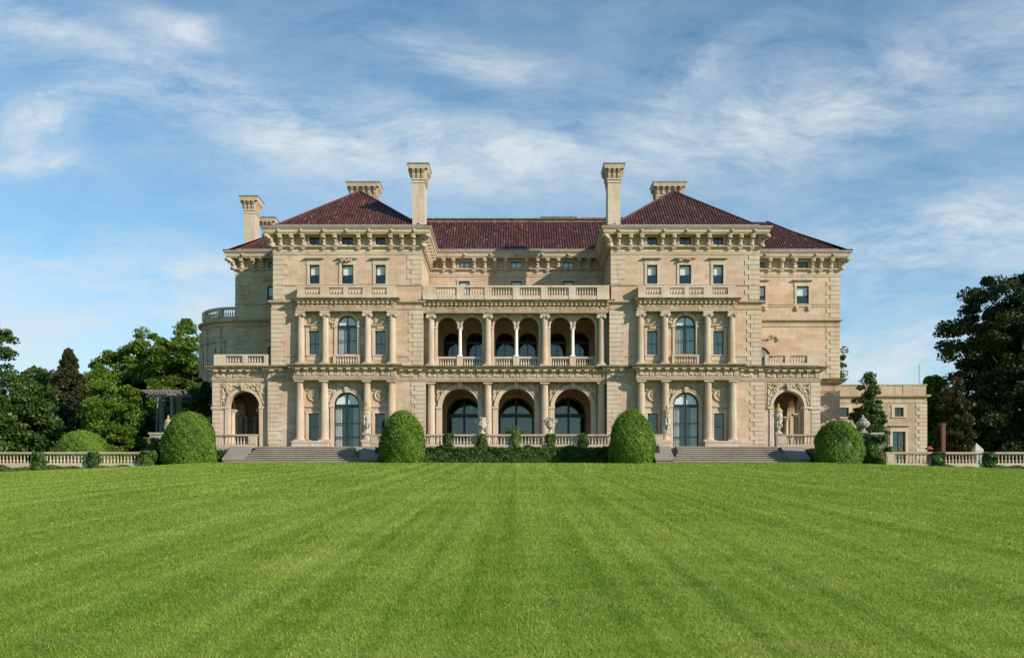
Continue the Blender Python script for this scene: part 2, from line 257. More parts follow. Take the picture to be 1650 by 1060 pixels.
# ------------------------------------------------------------------ mesh helpers
def PX(px, y): return (px-HX)/SC*(DIST+y)/DIST      # survey: photo column -> x on the plane at depth y
def PZ(py, y): return (HY-py)/SC*(DIST+y)/DIST      # survey: photo row -> height on the plane at depth y
class MB:
    def __init__(s, xf=None): s.v = []; s.f = []; s.t = []; s.xf = xf; s.smooth = False; s.cur = 0.5
    def add(s, vs, fs):
        o = len(s.v)
        if s.xf: vs = [s.xf(*p) for p in vs]
        s.v += [tuple(p) for p in vs]; s.t += [s.cur]*len(vs)
        s.f += [tuple(i+o for i in f) for f in fs]
    def box(s, x0, x1, y0, y1, z0, z1):
        s.add([(x0,y0,z0),(x1,y0,z0),(x1,y1,z0),(x0,y1,z0),(x0,y0,z1),(x1,y0,z1),(x1,y1,z1),(x0,y1,z1)],
              [(0,3,2,1),(4,5,6,7),(0,1,5,4),(1,2,6,5),(2,3,7,6),(3,0,4,7)])
    def taper(s, x0, x1, y0, y1, z0, X0, X1, Y0, Y1, z1):
        s.add([(x0,y0,z0),(x1,y0,z0),(x1,y1,z0),(x0,y1,z0),(X0,Y0,z1),(X1,Y0,z1),(X1,Y1,z1),(X0,Y1,z1)],
              [(0,3,2,1),(4,5,6,7),(0,1,5,4),(1,2,6,5),(2,3,7,6),(3,0,4,7)])
    def lathe(s, cx, cy, z0, prof, seg=16, flute=0.0, a0=0, a1=2*math.pi):
        full = abs(a1-a0-2*math.pi) < 1e-4; n = seg if full else seg+1
        vs = []
        for (r, z) in prof:
            for k in range(n):
                a = a0+(a1-a0)*k/seg; rr = r*(1-flute*(k % 2)) if r > 0.02 else r
                vs.append((cx+rr*math.cos(a), cy+rr*math.sin(a), z0+z))
        fs = []
        for i in range(len(prof)-1):
            for k in range(seg):
                k2 = (k+1) % n
                fs.append((i*n+k, i*n+k2, (i+1)*n+k2, (i+1)*n+k))
        if full: fs.append(tuple(range((len(prof)-1)*n, len(prof)*n)))
        s.add(vs, fs)
    def sweep(s, path, prof, closed=False):
        n = len(path); P = [Vector(p) for p in path]; ms = []
        for i in range(n):
            a = P[i-1] if (i > 0 or closed) else None; c = P[(i+1) % n] if (i < n-1 or closed) else None
            def nr(u, w): d = (w-u).normalized(); return Vector((d.y, -d.x))
            n1 = nr(a, P[i]) if a is not None else None; n2 = nr(P[i], c) if c is not None else None
            n1 = n1 or n2; n2 = n2 or n1
            ms.append((n1+n2)/(1+n1.dot(n2)))
        m = len(prof); vs = []
        for i in range(n):
            for (o, z) in prof: vs.append((P[i].x+ms[i].x*o, P[i].y+ms[i].y*o, z))
        fs = []
        for i in range(n if closed else n-1):
            j = (i+1) % n
            for k in range(m-1): fs.append((i*m+k, j*m+k, j*m+k+1, i*m+k+1))
        if not closed: fs.append(tuple(range(m))); fs.append(tuple(range((n-1)*m+m-1, (n-1)*m-1, -1)))
        s.add(vs, fs)
    def slab(s, outer, holes, y0, y1):
        """plate in the (x,z) plane between depths y0,y1 with real openings"""
        loops = [outer]+holes; tri = tessellate_polygon([[Vector((a, c, 0)) for a, c in lp] for lp in loops])
        flatp = [q for lp in loops for q in lp]; n = len(flatp)
        vs = [(a, y0, c) for a, c in flatp]+[(a, y1, c) for a, c in flatp]
        fs = [tuple(t) for t in tri]+[tuple(i+n for i in reversed(t)) for t in tri]
        o = 0
        for lp in loops:
            k = len(lp)
            for i in range(k): j = (i+1) % k; fs.append((o+i, o+j, o+j+n, o+i+n))
            o += k
        s.add(vs, fs)
    def sheet(s, outer, y):
        tri = tessellate_polygon([[Vector((a, c, 0)) for a, c in outer]])
        s.add([(a, y, c) for a, c in outer], [tuple(t) for t in tri])
    def archiv(s, cx, zs, r1, r2, y0, y1, seg=20):
        pts = []
        for k in range(seg+1):
            a = math.pi*k/seg; c, q = math.cos(a), math.sin(a)
            pts += [(cx+r1*c, y0, zs+r1*q), (cx+r2*c, y0, zs+r2*q), (cx+r1*c, y1, zs+r1*q), (cx+r2*c, y1, zs+r2*q)]
        fs = []
        for k in range(seg):
            o = 4*k; fs += [(o, o+1, o+5, o+4), (o+2, o+6, o+7, o+3), (o+1, o+3, o+7, o+5), (o, o+4, o+6, o+2)]
        s.add(pts, fs)
    def tube(s, pts, rad, seg=6):
        P = [Vector(p) for p in pts]; vs = []; n = len(P)
        for i in range(n):
            d = (P[min(i+1, n-1)]-P[max(i-1, 0)]).normalized()
            u = d.cross(Vector((0, 0, 1)) if abs(d.z) < 0.9 else Vector((1, 0, 0))).normalized(); w = d.cross(u)
            r = rad[i] if hasattr(rad, '__len__') else rad
            for k in range(seg):
                a = 2*math.pi*k/seg; vs.append(tuple(P[i]+u*(r*math.cos(a))+w*(r*math.sin(a))))
        fs = [(i*seg+k, i*seg+(k+1) % seg, (i+1)*seg+(k+1) % seg, (i+1)*seg+k) for i in range(n-1) for k in range(seg)]
        fs += [tuple(range(seg-1, -1, -1)), tuple(range((n-1)*seg, n*seg))]
        s.add(vs, fs)
    def ball(s, c, rx, ry=None, rz=None, su=8, sv=6):
        ry = ry or rx; rz = rz or rx; vs = []; fs = []
        for i in range(sv+1):
            t = math.pi*i/sv
            for k in range(su):
                a = 2*math.pi*k/su; vs.append((c[0]+rx*math.sin(t)*math.cos(a), c[1]+ry*math.sin(t)*math.sin(a), c[2]+rz*math.cos(t)))
        for i in range(sv):
            for k in range(su): fs.append((i*su+k, i*su+(k+1) % su, (i+1)*su+(k+1) % su, (i+1)*su+k))
        s.add(vs, fs)
def arch_poly(cx, hw, z0, zs, seg=18):
    return [(cx-hw, z0), (cx+hw, z0)]+[(cx+hw*math.cos(math.pi*k/seg), zs+hw*math.sin(math.pi*k/seg)) for k in range(seg+1)]
def rect(x0, x1, z0, z1): return [(x0, z0), (x1, z0), (x1, z1), (x0, z1)]
WL = {}
def link(o, parent=None, wloc=(0, 0, 0)):
    COL.objects.link(o); wl = Vector(wloc)
    if parent is not None: o.parent = parent; o.location = wl-WL[parent.name]
    else: o.location = wl
    WL[o.name] = wl; return o
def finish(me, smooth=False, ang=35):
    if smooth:
        me.polygons.foreach_set('use_smooth', [True]*len(me.polygons))
        try: me.set_sharp_from_angle(angle=R(ang))
        except Exception: pass
def mkmesh(name, mb, m, off=(0, 0, 0), smooth=False):
    me = bpy.data.meshes.new(name); ox, oy, oz = off
    me.from_pydata([(a-ox, b_-oy, c-oz) for a, b_, c in mb.v], [], mb.f)
    at = me.attributes.new('tint', 'FLOAT', 'POINT'); at.data.foreach_set('value', np.array(mb.t, dtype=np.float32))
    me.materials.append(m); me.update(); finish(me, smooth); return me
def obj(name, mb, m, parent=None, origin=None, smooth=False, label=None):
    """one mesh object, vertices given in world space"""
    wl = Vector(origin) if origin is not None else (WL[parent.name] if parent is not None else Vector((0, 0, 0)))
    o = bpy.data.objects.new(name, mkmesh(name, mb, m, wl, smooth)); link(o, parent, wl)
    if label: o['label'] = label
    return o
PROTO = {}
def place(kind, name, build, m, parent, loc, rotz=0.0, smooth=False, scale=None):
    if kind not in PROTO:
        mb = MB(); build(mb); PROTO[kind] = mkmesh(kind, mb, m, smooth=smooth)
    o = bpy.data.objects.new(name, PROTO[kind]); link(o, parent, loc); o.rotation_euler = (0, 0, rotz)
    if scale: o.scale = scale
    return o
def thing(name, label, cat, loc=(0, 0, 0), group=None):
    o = bpy.data.objects.new(name, None); o.empty_display_size = 0.3; link(o, None, loc)
    o['label'] = label; o['category'] = cat
    if group: o['group'] = group
    return o
def tag(o, label, cat, group=None, kind=None):
    if label: o['label'] = label
    if cat: o['category'] = cat
    if group: o['group'] = group
    if kind: o['kind'] = kind
    return o

def npmesh(name, V, F, T, m, off=(0, 0, 0)):
    """fast mesh from numpy: V (n,3), F (m,k) constant k, T (n,)"""
    me = bpy.data.meshes.new(name); V = V-np.array(off); k = F.shape[1]
    me.vertices.add(len(V)); me.vertices.foreach_set('co', V.astype(np.float32).ravel())
    me.loops.add(F.size); me.loops.foreach_set('vertex_index', F.astype(np.int32).ravel())
    me.polygons.add(len(F)); me.polygons.foreach_set('loop_start', np.arange(0, F.size, k, dtype=np.int32))
    try: me.polygons.foreach_set('loop_total', np.full(len(F), k, dtype=np.int32))
    except Exception: pass
    at = me.attributes.new('tint', 'FLOAT', 'POINT'); at.data.foreach_set('value', T.astype(np.float32))
    me.materials.append(m); me.update(calc_edges=True); me.validate(); return me
def unit(a): return a/np.maximum(np.linalg.norm(a, axis=1, keepdims=True), 1e-9)
def leaves(P, size, nrm=None, jit=1.0, tintv=None, aspect=0.62):
    """diamond-shaped leaf faces at points P; returns V,F,T"""
    n = len(P); rnd = unit(NR.normal(size=(n, 3)))
    nn = rnd if nrm is None else unit(nrm+rnd*jit)
    a = unit(np.cross(nn, unit(NR.normal(size=(n, 3))))); c = np.cross(nn, a)
    s = (size*NR.uniform(0.6, 1.35, n))[:, None]
    V = np.stack([P-a*s, P+c*s*aspect-a*s*0.1, P+a*s, P-c*s*aspect-a*s*0.1], 1).reshape(-1, 3)
    F = np.arange(4*n).reshape(n, 4)
    T = NR.uniform(0, 1, n) if tintv is None else np.clip(tintv+NR.normal(0, 0.18, n), 0, 1)
    return V, F, np.repeat(T, 4)
def join(parts):
    V = []; F = []; T = []; o = 0
    for v, f, t in parts: V.append(v); F.append(f+o); T.append(t); o += len(v)
    return np.concatenate(V), np.concatenate(F), np.concatenate(T)

# ------------------------------------------------------------------ ground
def gz(x, y):
    y_ = min(max(y, -400), -9.0)
    z = -1.65+(y_+88)*(5.6/79) if y_ > -88 else -1.65+(y_+88)*0.01
    k = min(max((y+88)/79, 0), 1)
    z -= k*k*(max(0, -x-25)*0.055 if x < 0 else max(0, x-25)*0.035)*(1 if abs(x) < 70 else 70/abs(x))
    z += 0.03*math.sin(x*0.13+1)*math.sin(y*0.09)
    return z
def gridmesh(name, xs, ys, m, zf=gz):
    V = np.array([(x, y, zf(x, y)) for y in ys for x in xs]); nx = len(xs)
    F = np.array([(j*nx+i, j*nx+i+1, (j+1)*nx+i+1, (j+1)*nx+i) for j in range(len(ys)-1) for i in range(nx-1)])
    me = npmesh(name, V, F, np.full(len(V), 0.5), m); me.polygons.foreach_set('use_smooth', [True]*len(me.polygons)); return me
xs = [-1500, -600, -300, -150]+[i*2.0 for i in range(-50, 51)]+[150, 300, 600, 1500]
ys = [-400, -200, -130]+[-100+i*2.0 for i in range(0, 66)]+[60, 120, 300, 700, 1800]
lawn = bpy.data.objects.new('lawn', gridmesh('lawn', xs, ys, MLAWN)); link(lawn); lawn['kind'] = 'structure'

# grass blades over the lawn, density falling and blades broadening with distance
def grass():
    Vs = []; Ts = []; n = 1100000
    # sample distance with density ~ 1/d^2 per area -> uniform in log d ; lateral uniform
    d = np.exp(NR.uniform(math.log(5.5), math.log(77.5), n)); lat = NR.uniform(-1, 1, n)*(d*0.60+3.0); ex = NR.uniform(0, 1, n) < .24; lat = np.where(ex, np.sign(lat)*(d*0.60+3.0+NR.uniform(0, 1, n)*(8+d*.2)), lat)
    x = lat; y = -88+d
    keep = (y < -10.2); x = x[keep]; y = y[keep]; d = d[keep]; n = len(x)
    z = np.array([gz(a, c) for a, c in zip(x, y)])
    h = (0.018+0.0008*d)*NR.uniform(0.6, 1.4, n); w = (0.0016+0.00050*d)*NR.uniform(0.6, 1.3, n)
    a = NR.uniform(0, 2*math.pi, n); ln = NR.normal(0, 0.5, (n, 2))*h[:, None]
    stripe = np.where(np.sin(x*2*math.pi/1.55) > 0, 1, -1)
    base = np.stack([x, y, z-0.004], 1); t = np.stack([np.cos(a)*w, np.sin(a)*w, np.zeros(n)], 1)
    tip = base+np.stack([ln[:, 0], ln[:, 1]+stripe*h*0.25, h], 1)
    V = np.stack([base-t, base+t, tip], 1).reshape(-1, 3)
    T = np.repeat(np.clip(NR.normal(0.5, 0.33, n), 0, 1), 3)
    me = npmesh('grass', V, np.arange(3*n).reshape(n, 3), T, MBLADE)
    o = bpy.data.objects.new('grass', me); link(o); tag(o, 'closely mown bright green grass striped by the mower', 'grass', kind='stuff')
grass()

# ------------------------------------------------------------------ classical elements (local builders, base at origin)
def column_doric(h, r):
    def b(mb):
        mb.box(-r*1.42, r*1.42, -r*1.42, r*1.42, 0, h*0.022)
        mb.lathe(0, 0, 0, [(r*1.36, h*0.022), (r*1.4, h*0.034), (r*1.28, h*0.045), (r*1.12, h*0.048), (r*1.05, h*0.055)], 24)
        mb.lathe(0, 0, 0, [(r, h*0.055), (r*0.99, h*0.3), (r*0.93, h*0.65), (r*0.84, h*0.925)], 40, 0.075)
        mb.lathe(0, 0, 0, [(r*0.86, h*0.925), (r*0.92, h*0.93), (r*0.92, h*0.94), (r*0.85, h*0.943), (r*0.85, h*0.955), (r*1.15, h*0.972)], 24)
        mb.box(-r*1.25, r*1.25, -r*1.25, r*1.25, h*0.972, h)
    return b
def column_ionic(h, r):
    def b(mb):
        mb.box(-r*1.5, r*1.5, -r*1.5, r*1.5, 0, h*0.03)
        mb.lathe(0, 0, 0, [(r*1.42, h*0.03), (r*1.46, h*0.045), (r*1.2, h*0.058), (r*1.3, h*0.068), (r*1.1, h*0.078), (r*1.02, h*0.085)], 24)
        mb.lathe(0, 0, 0, [(r, h*0.085), (r*0.98, h*0.4), (r*0.86, h*0.92)], 40, 0.08)
        mb.lathe(0, 0, 0, [(r*0.9, h*0.92), (r*1.15, h*0.955), (r*1.15, h*0.965)], 20)
        for sx in (-1, 1):
            for k in range(2):
                y0 = -r*1.25 if k == 0 else r*0.45
                n = 12; vs = []
                for (rr, yy) in ((r*0.52, y0), (r*0.52, y0+r*0.8), (r*0.2, y0-0.05*r)):
                    for i in range(n): a = 2*math.pi*i/n; vs.append((sx*r*1.12+rr*math.cos(a), yy, h*0.935+rr*math.sin(a)))
                fs = [(i, (i+1) % n, n+(i+1) % n, n+i) for i in range(n)]+[(i, 2*n+i, 2*n+(i+1) % n, (i+1) % n) for i in range(n)]+[tuple(range(2*n, 3*n)), tuple(range(n, 2*n))]
                mb.add(vs, fs)
        mb.box(-r*1.1, r*1.1, -r*1.15, r*1.15, h*0.945, h*0.975)
        mb.box(-r*1.5, r*1.5, -r*1.3, r*1.3, h*0.975, h)
    return b
def colonnette(h, r):
    def b(mb):
        mb.box(-r*1.5, r*1.5, -r*1.5, r*1.5, 0, h*0.03)
        mb.lathe(0, 0, 0, [(r*1.4, h*0.03), (r*1.4, h*0.05), (r*1.05, h*0.07), (r, h*0.09), (r*0.9, h*0.88), (r, h*0.885), (r*0.95, h*0.9), (r*1.25, h*0.93), (r*1.5, h*0.965)], 16)
        for a in range(4):
            c = math.pi/4+a*math.pi/2; mb.ball((r*1.45*math.cos(c), r*1.45*math.sin(c), h*0.955), r*0.35, su=6, sv=4)
        mb.box(-r*1.6, r*1.6, -r*1.6, r*1.6, h*0.965, h)
    return b
def baluster(h, r=0.085):
    def b(mb):
        mb.box(-r*1.05, r*1.05, -r*1.05, r*1.05, 0, h*0.1)
        mb.lathe(0, 0, 0, [(r*0.7, h*0.1), (r*0.6, h*0.15), (r*0.95, h*0.26), (r*1.1, h*0.36), (r*0.85, h*0.5), (r*0.48, h*0.68), (r*0.45, h*0.78), (r*0.7, h*0.83), (r*0.5, h*0.87), (r*0.75, h*0.9)], 10)
        mb.box(-r, r, -r, r, h*0.9, h)
    return b
def bal_double(h, r=0.09):
    def b(mb):
        mb.box(-r, r, -r, r, 0, h*0.08)
        mb.lathe(0, 0, 0, [(r*0.6, h*0.08), (r*0.95, h*0.2), (r*1.05, h*0.28), (r*0.7, h*0.42), (r*0.42, h*0.58), (r*0.45, h*0.62), (r*0.8, h*0.64), (r*0.8, h*0.68), (r*0.45, h*0.70), (r*0.62, h*0.8), (r*0.5, h*0.86), (r*0.8, h*0.92)], 10)
        mb.box(-r, r, -r, r, h*0.92, h)
    return b
def bracket(mb):
    prof = [(0, 0), (0.2, 0), (0.27, 0.08), (0.27, 0.18), (0.2, 0.28), (0.22, 0.42), (0.34, 0.56), (0.52, 0.63), (0.66, 0.68), (0.70, 0.80), (0.66, 0.88), (0.74, 0.90), (0.74, 0.985), (0, 0.985)]
    w = 0.19; n = len(prof)
    mb.add([(-w, -d, z) for d, z in prof]+[(w, -d, z) for d, z in prof], [(i, (i+1) % n, n+(i+1) % n, n+i) for i in range(n)]+[tuple(range(n)), tuple(range(2*n-1, n-1, -1))])
    mb.ball((0, -0.30, 0.13), 0.13, 0.08, 0.12, 8, 5); mb.ball((0, -0.68, 0.75), 0.17, 0.07, 0.11, 8, 5)
    mb.ball((0, -0.34, 0.45), 0.12, 0.09, 0.14, 8, 5)
    for k in (-1, 0, 1): mb.box(k*0.11-0.035, k*0.11+0.035, -0.26, -0.2, -0.32, -0.20)
    mb.box(-w-0.03, w+0.03, -0.24, 0, -0.2, -0.14)
def big_corbel(mb):
    # diagonal acanthus scroll at the eaves' corner, projecting along -y
    prof = [(0, 0), (0.25, -0.12), (0.42, 0.0), (0.40, 0.2), (0.30, 0.38), (0.42, 0.6), (0.72, 0.68), (1.0, 0.72), (1.08, 0.86), (1.0, 0.98), (0, 0.985)]
    w = 0.24; n = len(prof)
    mb.add([(-w, -d, z) for d, z in prof]+[(w, -d, z) for d, z in prof], [(i, (i+1) % n, n+(i+1) % n, n+i) for i in range(n)]+[tuple(range(n)), tuple(range(2*n-1, n-1, -1))])
    for (y, z, r) in ((-0.38, 0.02, 0.2), (-1.0, 0.82, 0.2), (-0.4, 0.42, 0.16), (-0.7, 0.62, 0.15), (-0.2, 0.7, 0.2)):
        mb.ball((0, y, z), 0.31, r, r, 8, 6)
def lion(mb):
    mb.ball((0, -0.02, 0), 0.15, 0.1, 0.15, 8, 6); mb.ball((0, -0.11, -0.03), 0.08, 0.1, 0.08, 8, 5)
    for a in range(7): mb.ball((0.15*math.cos(a*0.9), 0.0, 0.15*math.sin(a*0.9)), 0.055, su=5, sv=4)
def dentils(mb, x0, x1, y0, y1, z0, z1, step=0.3, w=0.16):
    n = max(1, int((x1-x0)/step)); st = (x1-x0)/n
    for i in range(n): c = x0+(i+.5)*st; mb.box(c-w/2, c+w/2, y0, y1, z0, z1)

def relief(mb, x0, x1, z0, z1, y, seed, arch=None, h=0.11, step=0.07, sym=None, dens=1.0):
    """carved low relief: a displaced surface with scrolls and leaves, optional arch (cx, zs, r) cut away"""
    rg = random.Random(seed); cx = (x0+x1)/2 if sym is None else sym
    n = int((x1-x0)*(z1-z0)*7*dens)+3; blobs = []
    for i in range(n):
        bx = rg.uniform(0, (x1-x0)/2); bz = rg.uniform(z0+0.05, z1-0.05); a = rg.uniform(0, math.pi)
        blobs.append((bx, bz, math.cos(a), math.sin(a), rg.uniform(0.07, 0.15), rg.uniform(0.16, 0.34)))
    nx = max(2, int((x1-x0)/step)); nz = max(2, int((z1-z0)/step)); idx = {}
    def inside(x, z):
        if not arch: return True
        ax, zs, r = arch
        return not ((x-ax)**2+(z-zs)**2 < r*r or (abs(x-ax) < r and z < zs))
    def ht(x, z):
        u = abs(x-cx); v = 0.0
        for (bx, bz, c, s, ra, rb) in blobs:
            dx = u-bx; dz = z-bz
            if abs(dx) > 0.4 or abs(dz) > 0.4: continue
            p = (dx*c+dz*s)/rb; q = (-dx*s+dz*c+0.5*p*p*ra)/ra; d = p*p+q*q
            if d < 1: v = max(v, math.sqrt(1-d)*(0.6+0.4*((bx*7+bz*3) % 1)))
        return v*h
    vs = []; fs = []
    for j in range(nz+1):
        for i in range(nx+1):
            x = x0+(x1-x0)*i/nx; z = z0+(z1-z0)*j/nz
            edge = i in (0, nx) or j in (0, nz)
            vs.append((x, y-(0 if edge else ht(x, z)), z))
    for j in range(nz):
        for i in range(nx):
            q = (j*(nx+1)+i, j*(nx+1)+i+1, (j+1)*(nx+1)+i+1, (j+1)*(nx+1)+i)
            if all(inside(vs[k][0], vs[k][2]) for k in q): fs.append(q)
    mb.add(vs, fs)

# ------------------------------------------------------------------ the mansion
HOUSE = thing('mansion', 'huge three-storey limestone mansion with two pavilions, central arcades and red tiled hip roofs', 'mansion', (0, 0, 5.5))
ZG, Z1, Z2, Z3 = 5.5, 13.0, 19.6, 26.4

def window(cx, z0, z1, hw, y, arch=False, rows=(0.5,), mull=False, fw=0.07, blind=None, drapes=False, xf=None, spring=None, transom=None, parent=HOUSE, surround=None, bar=0.045, nm='window', label=None):
    """dark sash set into a real opening. y = face of the sash"""
    out = arch_poly(cx, hw, z0, spring) if arch else rect(cx-hw, cx+hw, z0, z1)
    holes = []
    top = spring if arch else z1
    if arch:
        tz = transom or spring
        tb = fw*1.6
        r = hw-fw*1.3
        def half(s):
            g = 0.5*bar*2.0
            a0 = math.acos(min(1, g/r)); pts = [(cx+s*g, spring+tb*0.5)]
            pts += [(cx+s*r*math.cos(a), spring+max(tb*0.5, r*math.sin(a))) for a in [a0*k/10 for k in range(11)]][:]
            return pts if s > 0 else pts
        holes += [half(1), half(-1)]
        top = spring-tb
    xsp = [(cx-hw+fw, cx-bar), (cx+bar, cx+hw-fw)] if mull else [(cx-hw+fw, cx+hw-fw)]
    zb = [z0+fw]+[z0+(top-z0)*r_ for r_ in rows]+[top-(fw if not arch else 0)]
    for (a, c) in xsp:
        for i in range(len(zb)-1):
            lo = zb[i]+(bar*0.6 if i else 0); hi = zb[i+1]-(bar*0.6 if i < len(zb)-2 else 0)
            holes.append(rect(a, c, lo, hi))
    mb = MB(xf); mb.slab(out, holes, y, y+0.09)
    w = obj(nm, mb, MFRAME, parent, label=label)
    mb = MB(xf); mb.sheet(out, y+0.05); obj('pane', mb, MG, w)
    if blind:
        lo = z0+(z1-z0)*(1-blind) if not arch else spring
        mb = MB(xf)
        mb.sheet(rect(cx-hw, cx+hw, lo, z1) if not arch else arch_poly(cx, hw, spring-0.02, spring), y+0.10); obj('blind', mb, MBLIND, w)
    if drapes:
        mb = MB(xf); zt = (spring or z1)
        for s in (-1, 1):
            n = 26; vs = []
            wd = hw*(0.95 if drapes is True else drapes)
            for k in range(n+1):
                u = cx+s*(hw-wd*k/n); d = y+0.26+0.05*math.sin(k*1.9+cx)
                vs += [(u, d, z0), (u, d, zt)]
            mb.add(vs, [(2*k, 2*k+2, 2*k+3, 2*k+1) for k in range(n)])
        obj('curtain', mb, MCURT, w)
    if surround: 
        mb = MB(xf); surround(mb); obj('surround', mb, MT, w)
    return w

def sx_side(X, sgn):   # map a wall drawn in (u=y, depth, z) onto a plane x = X, outward = sgn*x
    return (lambda u, d, z: (X-sgn*d, u, z))

# ---- walls
def pav_walls(s):
    cx = 16.0*s
    g = MB(); g.slab(rect(cx-7.4, cx+7.4, ZG, Z1), [arch_poly(cx, 1.22, ZG+0.02, 9.8), rect(cx-3.13-.48, cx-3.13+.48, 6.53, 9.02), rect(cx+3.13-.48, cx+3.13+.48, 6.53, 9.02)], -0.4, 0.1)
    g.slab(rect(cx-7.15, cx+7.15, Z1, Z2), [arch_poly(cx, 0.97, 14.65, 17.33), rect(cx-3.13-.5, cx-3.13+.5, 14.6, 16.85), rect(cx+3.13-.5, cx+3.13+.5, 14.6, 16.85)], -0.15, 0.35)
    holes = []
    for k in (-1, 0, 1):
        w = 0.55 if k == 0 else 0.48; holes += [rect(cx+k*3.13-w, cx+k*3.13+w, 21.32, 23.12), rect(cx+k*3.13-w, cx+k*3.13+w, 25.05, 25.76)]
    g.slab(rect(cx-7.0, cx+7.0, Z2, Z3), holes, 0.0, 0.5)
    obj('front_wall', g, MS, HOUSE)
    g = MB()
    for (a, b_, z0, z1, yf) in ((8.6, 9.1, ZG, Z1, 0.1), (8.85, 9.35, Z1, Z2, 0.35), (9.0, 9.5, Z2, Z3, 0.5), (22.9, 23.4, ZG, Z1, 0.1), (22.65, 23.15, Z1, Z2, 0.35), (22.5, 23.0, Z2, Z3, 0.5)):
        x0, x1 = sorted((s*a, s*b_)); g.box(x0, x1, yf, 8.0, z0, z1)
        if z1 == Z3: obj('side_wall', g, MS, HOUSE); g = MB()
for s in (-1, 1): pav_walls(s)

# central arcades
g = MB(); g.slab(rect(-8.6, 8.6, ZG, Z1), [arch_poly(c, 1.75, ZG+0.02, 9.79, 24) for c in (-5.4, 0, 5.4)], 0.8, 1.5)
def twin(c):
    P = [(c-2.145, 13.4), (c+2.145, 13.4)]
    for cc in (c+1.18, c-1.18): P += [(cc+0.965*math.cos(math.pi*k/16), 17.42+0.965*math.sin(math.pi*k/16)) for k in range(17)]
    return P
g.slab(rect(-8.85, 8.85, Z1, Z2), [twin(c) for c in (-5.4, 0, 5.4)], 0.8, 1.3)
obj('arcade_wall', g, MS, HOUSE)
# loggia back walls, main upper wall, wings
g = MB(); g.slab(rect(-8.6, 8.6, ZG, Z1), [arch_poly(c, 1.8, ZG+0.02, 9.73, 24) for c in (-5.4, 0, 5.4)], 8.0, 8.5)
g.slab(rect(-8.85, 8.85, Z1, Z2), [arch_poly(c+e, 0.97, 13.5, 17.25) for c in (-5.4, 0, 5.4) for e in (-1.18, 1.18)], 8.0, 8.5)
for c in (-5.4, 0, 5.4):
    g.archiv(c, 9.73, 1.8, 2.1, 7.93, 8.0, 22)
    for e in (-1.18, 1.18): g.archiv(c+e, 17.25, 0.97, 1.14, 7.93, 8.0)
    for sg in (-1, 1): g.box(c+sg*2.02-0.24, c+sg*2.02+0.24, 7.86, 8.0, 9.55, 9.75)
obj('loggia_wall', g, MS, HOUSE)
g = MB(); g.slab(rect(-9, 9, Z2, Z3), [rect(c-.57, c+.57, z0, z1) for c in (-5.4, 0, 5.4) for (z0, z1) in ((21.0, 23.62), (24.98, 25.62))], 8.3, 8.8)
obj('attic_wall', g, MS, HOUSE)
WX = {-1: 29.1, 1: 33.5}
for s in (-1, 1):
    a, b_ = sorted((s*23.0, s*WX[s])); holes = []
    cs = (25.2, 29.7) if s > 0 else (25.2,)
    for c in cs: holes += [rect(s*c-.62, s*c+.62, 21.1, 23.1), rect(s*c-.56, s*c+.56, 24.98, 25.62)]
    if s < 0: holes += [rect(-25.2-.55, -25.2+.55, 14.9, 16.8)]
    else: holes += [arch_poly(25.3, 1.03, 14.6, 15.75)]
    g = MB(); g.slab(rect(a, b_, ZG-1.5, Z3), holes, 8.3, 8.8)
    x0, x1 = sorted((s*(WX[s]-0.5), s*WX[s])); g.box(x0, x1, 8.8, 40, ZG-1.5, Z3)
    obj('wing_wall', g, MS, HOUSE)
g = MB(); g.box(-28.6, 33.0, 39.5, 40, ZG-1.5, Z3); obj('rear_wall', g, MS, HOUSE)
# floors and dark rooms behind the windows
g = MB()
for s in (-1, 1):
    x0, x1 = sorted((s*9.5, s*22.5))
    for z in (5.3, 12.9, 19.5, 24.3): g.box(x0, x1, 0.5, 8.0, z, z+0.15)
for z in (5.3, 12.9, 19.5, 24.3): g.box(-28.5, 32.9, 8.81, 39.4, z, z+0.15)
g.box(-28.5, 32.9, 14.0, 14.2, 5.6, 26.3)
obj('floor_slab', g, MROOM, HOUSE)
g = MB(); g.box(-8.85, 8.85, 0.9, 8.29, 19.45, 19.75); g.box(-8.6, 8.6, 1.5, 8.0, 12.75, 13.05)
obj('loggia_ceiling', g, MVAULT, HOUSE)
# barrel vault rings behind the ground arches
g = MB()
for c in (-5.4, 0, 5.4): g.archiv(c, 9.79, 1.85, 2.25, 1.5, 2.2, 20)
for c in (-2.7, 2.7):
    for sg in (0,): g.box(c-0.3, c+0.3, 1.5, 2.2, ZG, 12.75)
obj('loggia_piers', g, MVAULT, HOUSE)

# ---- entablatures
GP = [(0, 12.05), (.08, 12.06), (.08, 12.2), (.13, 12.22), (.13, 12.36), (.04, 12.40), (.04, 12.88), (.14, 12.94), (.2, 13.08), (.46, 13.13), (.48, 13.27), (.60, 13.36), (.60, 13.42), (0, 13.5)]
def mirror(P): return P+[(-x, y) for x, y in reversed(P)]
gpath = mirror([(-28.75, 8.2), (-28.75, 0), (-23.4, 0), (-23.4, -.4), (-20.72, -.4), (-20.72, -1.35), (-11.28, -1.35), (-11.28, -.4), (-8.6, -.4), (-8.6, -.15)])
g = MB(); g.sweep(gpath, GP)
for s in (-1, 1):
    x0, x1 = sorted((s*11.29, s*20.71)); g.box(x0, x1, -1.34, -0.401, 12.07, 13.485)
    x0, x1 = sorted((s*23.45, s*28.74)); g.box(x0, x1, 0.01, 8.29, 12.9, 13.47)
g.box(-8.59, 8.59, -0.14, 0.799, 12.07, 13.485)
obj('entablature', g, MCOR, HOUSE)
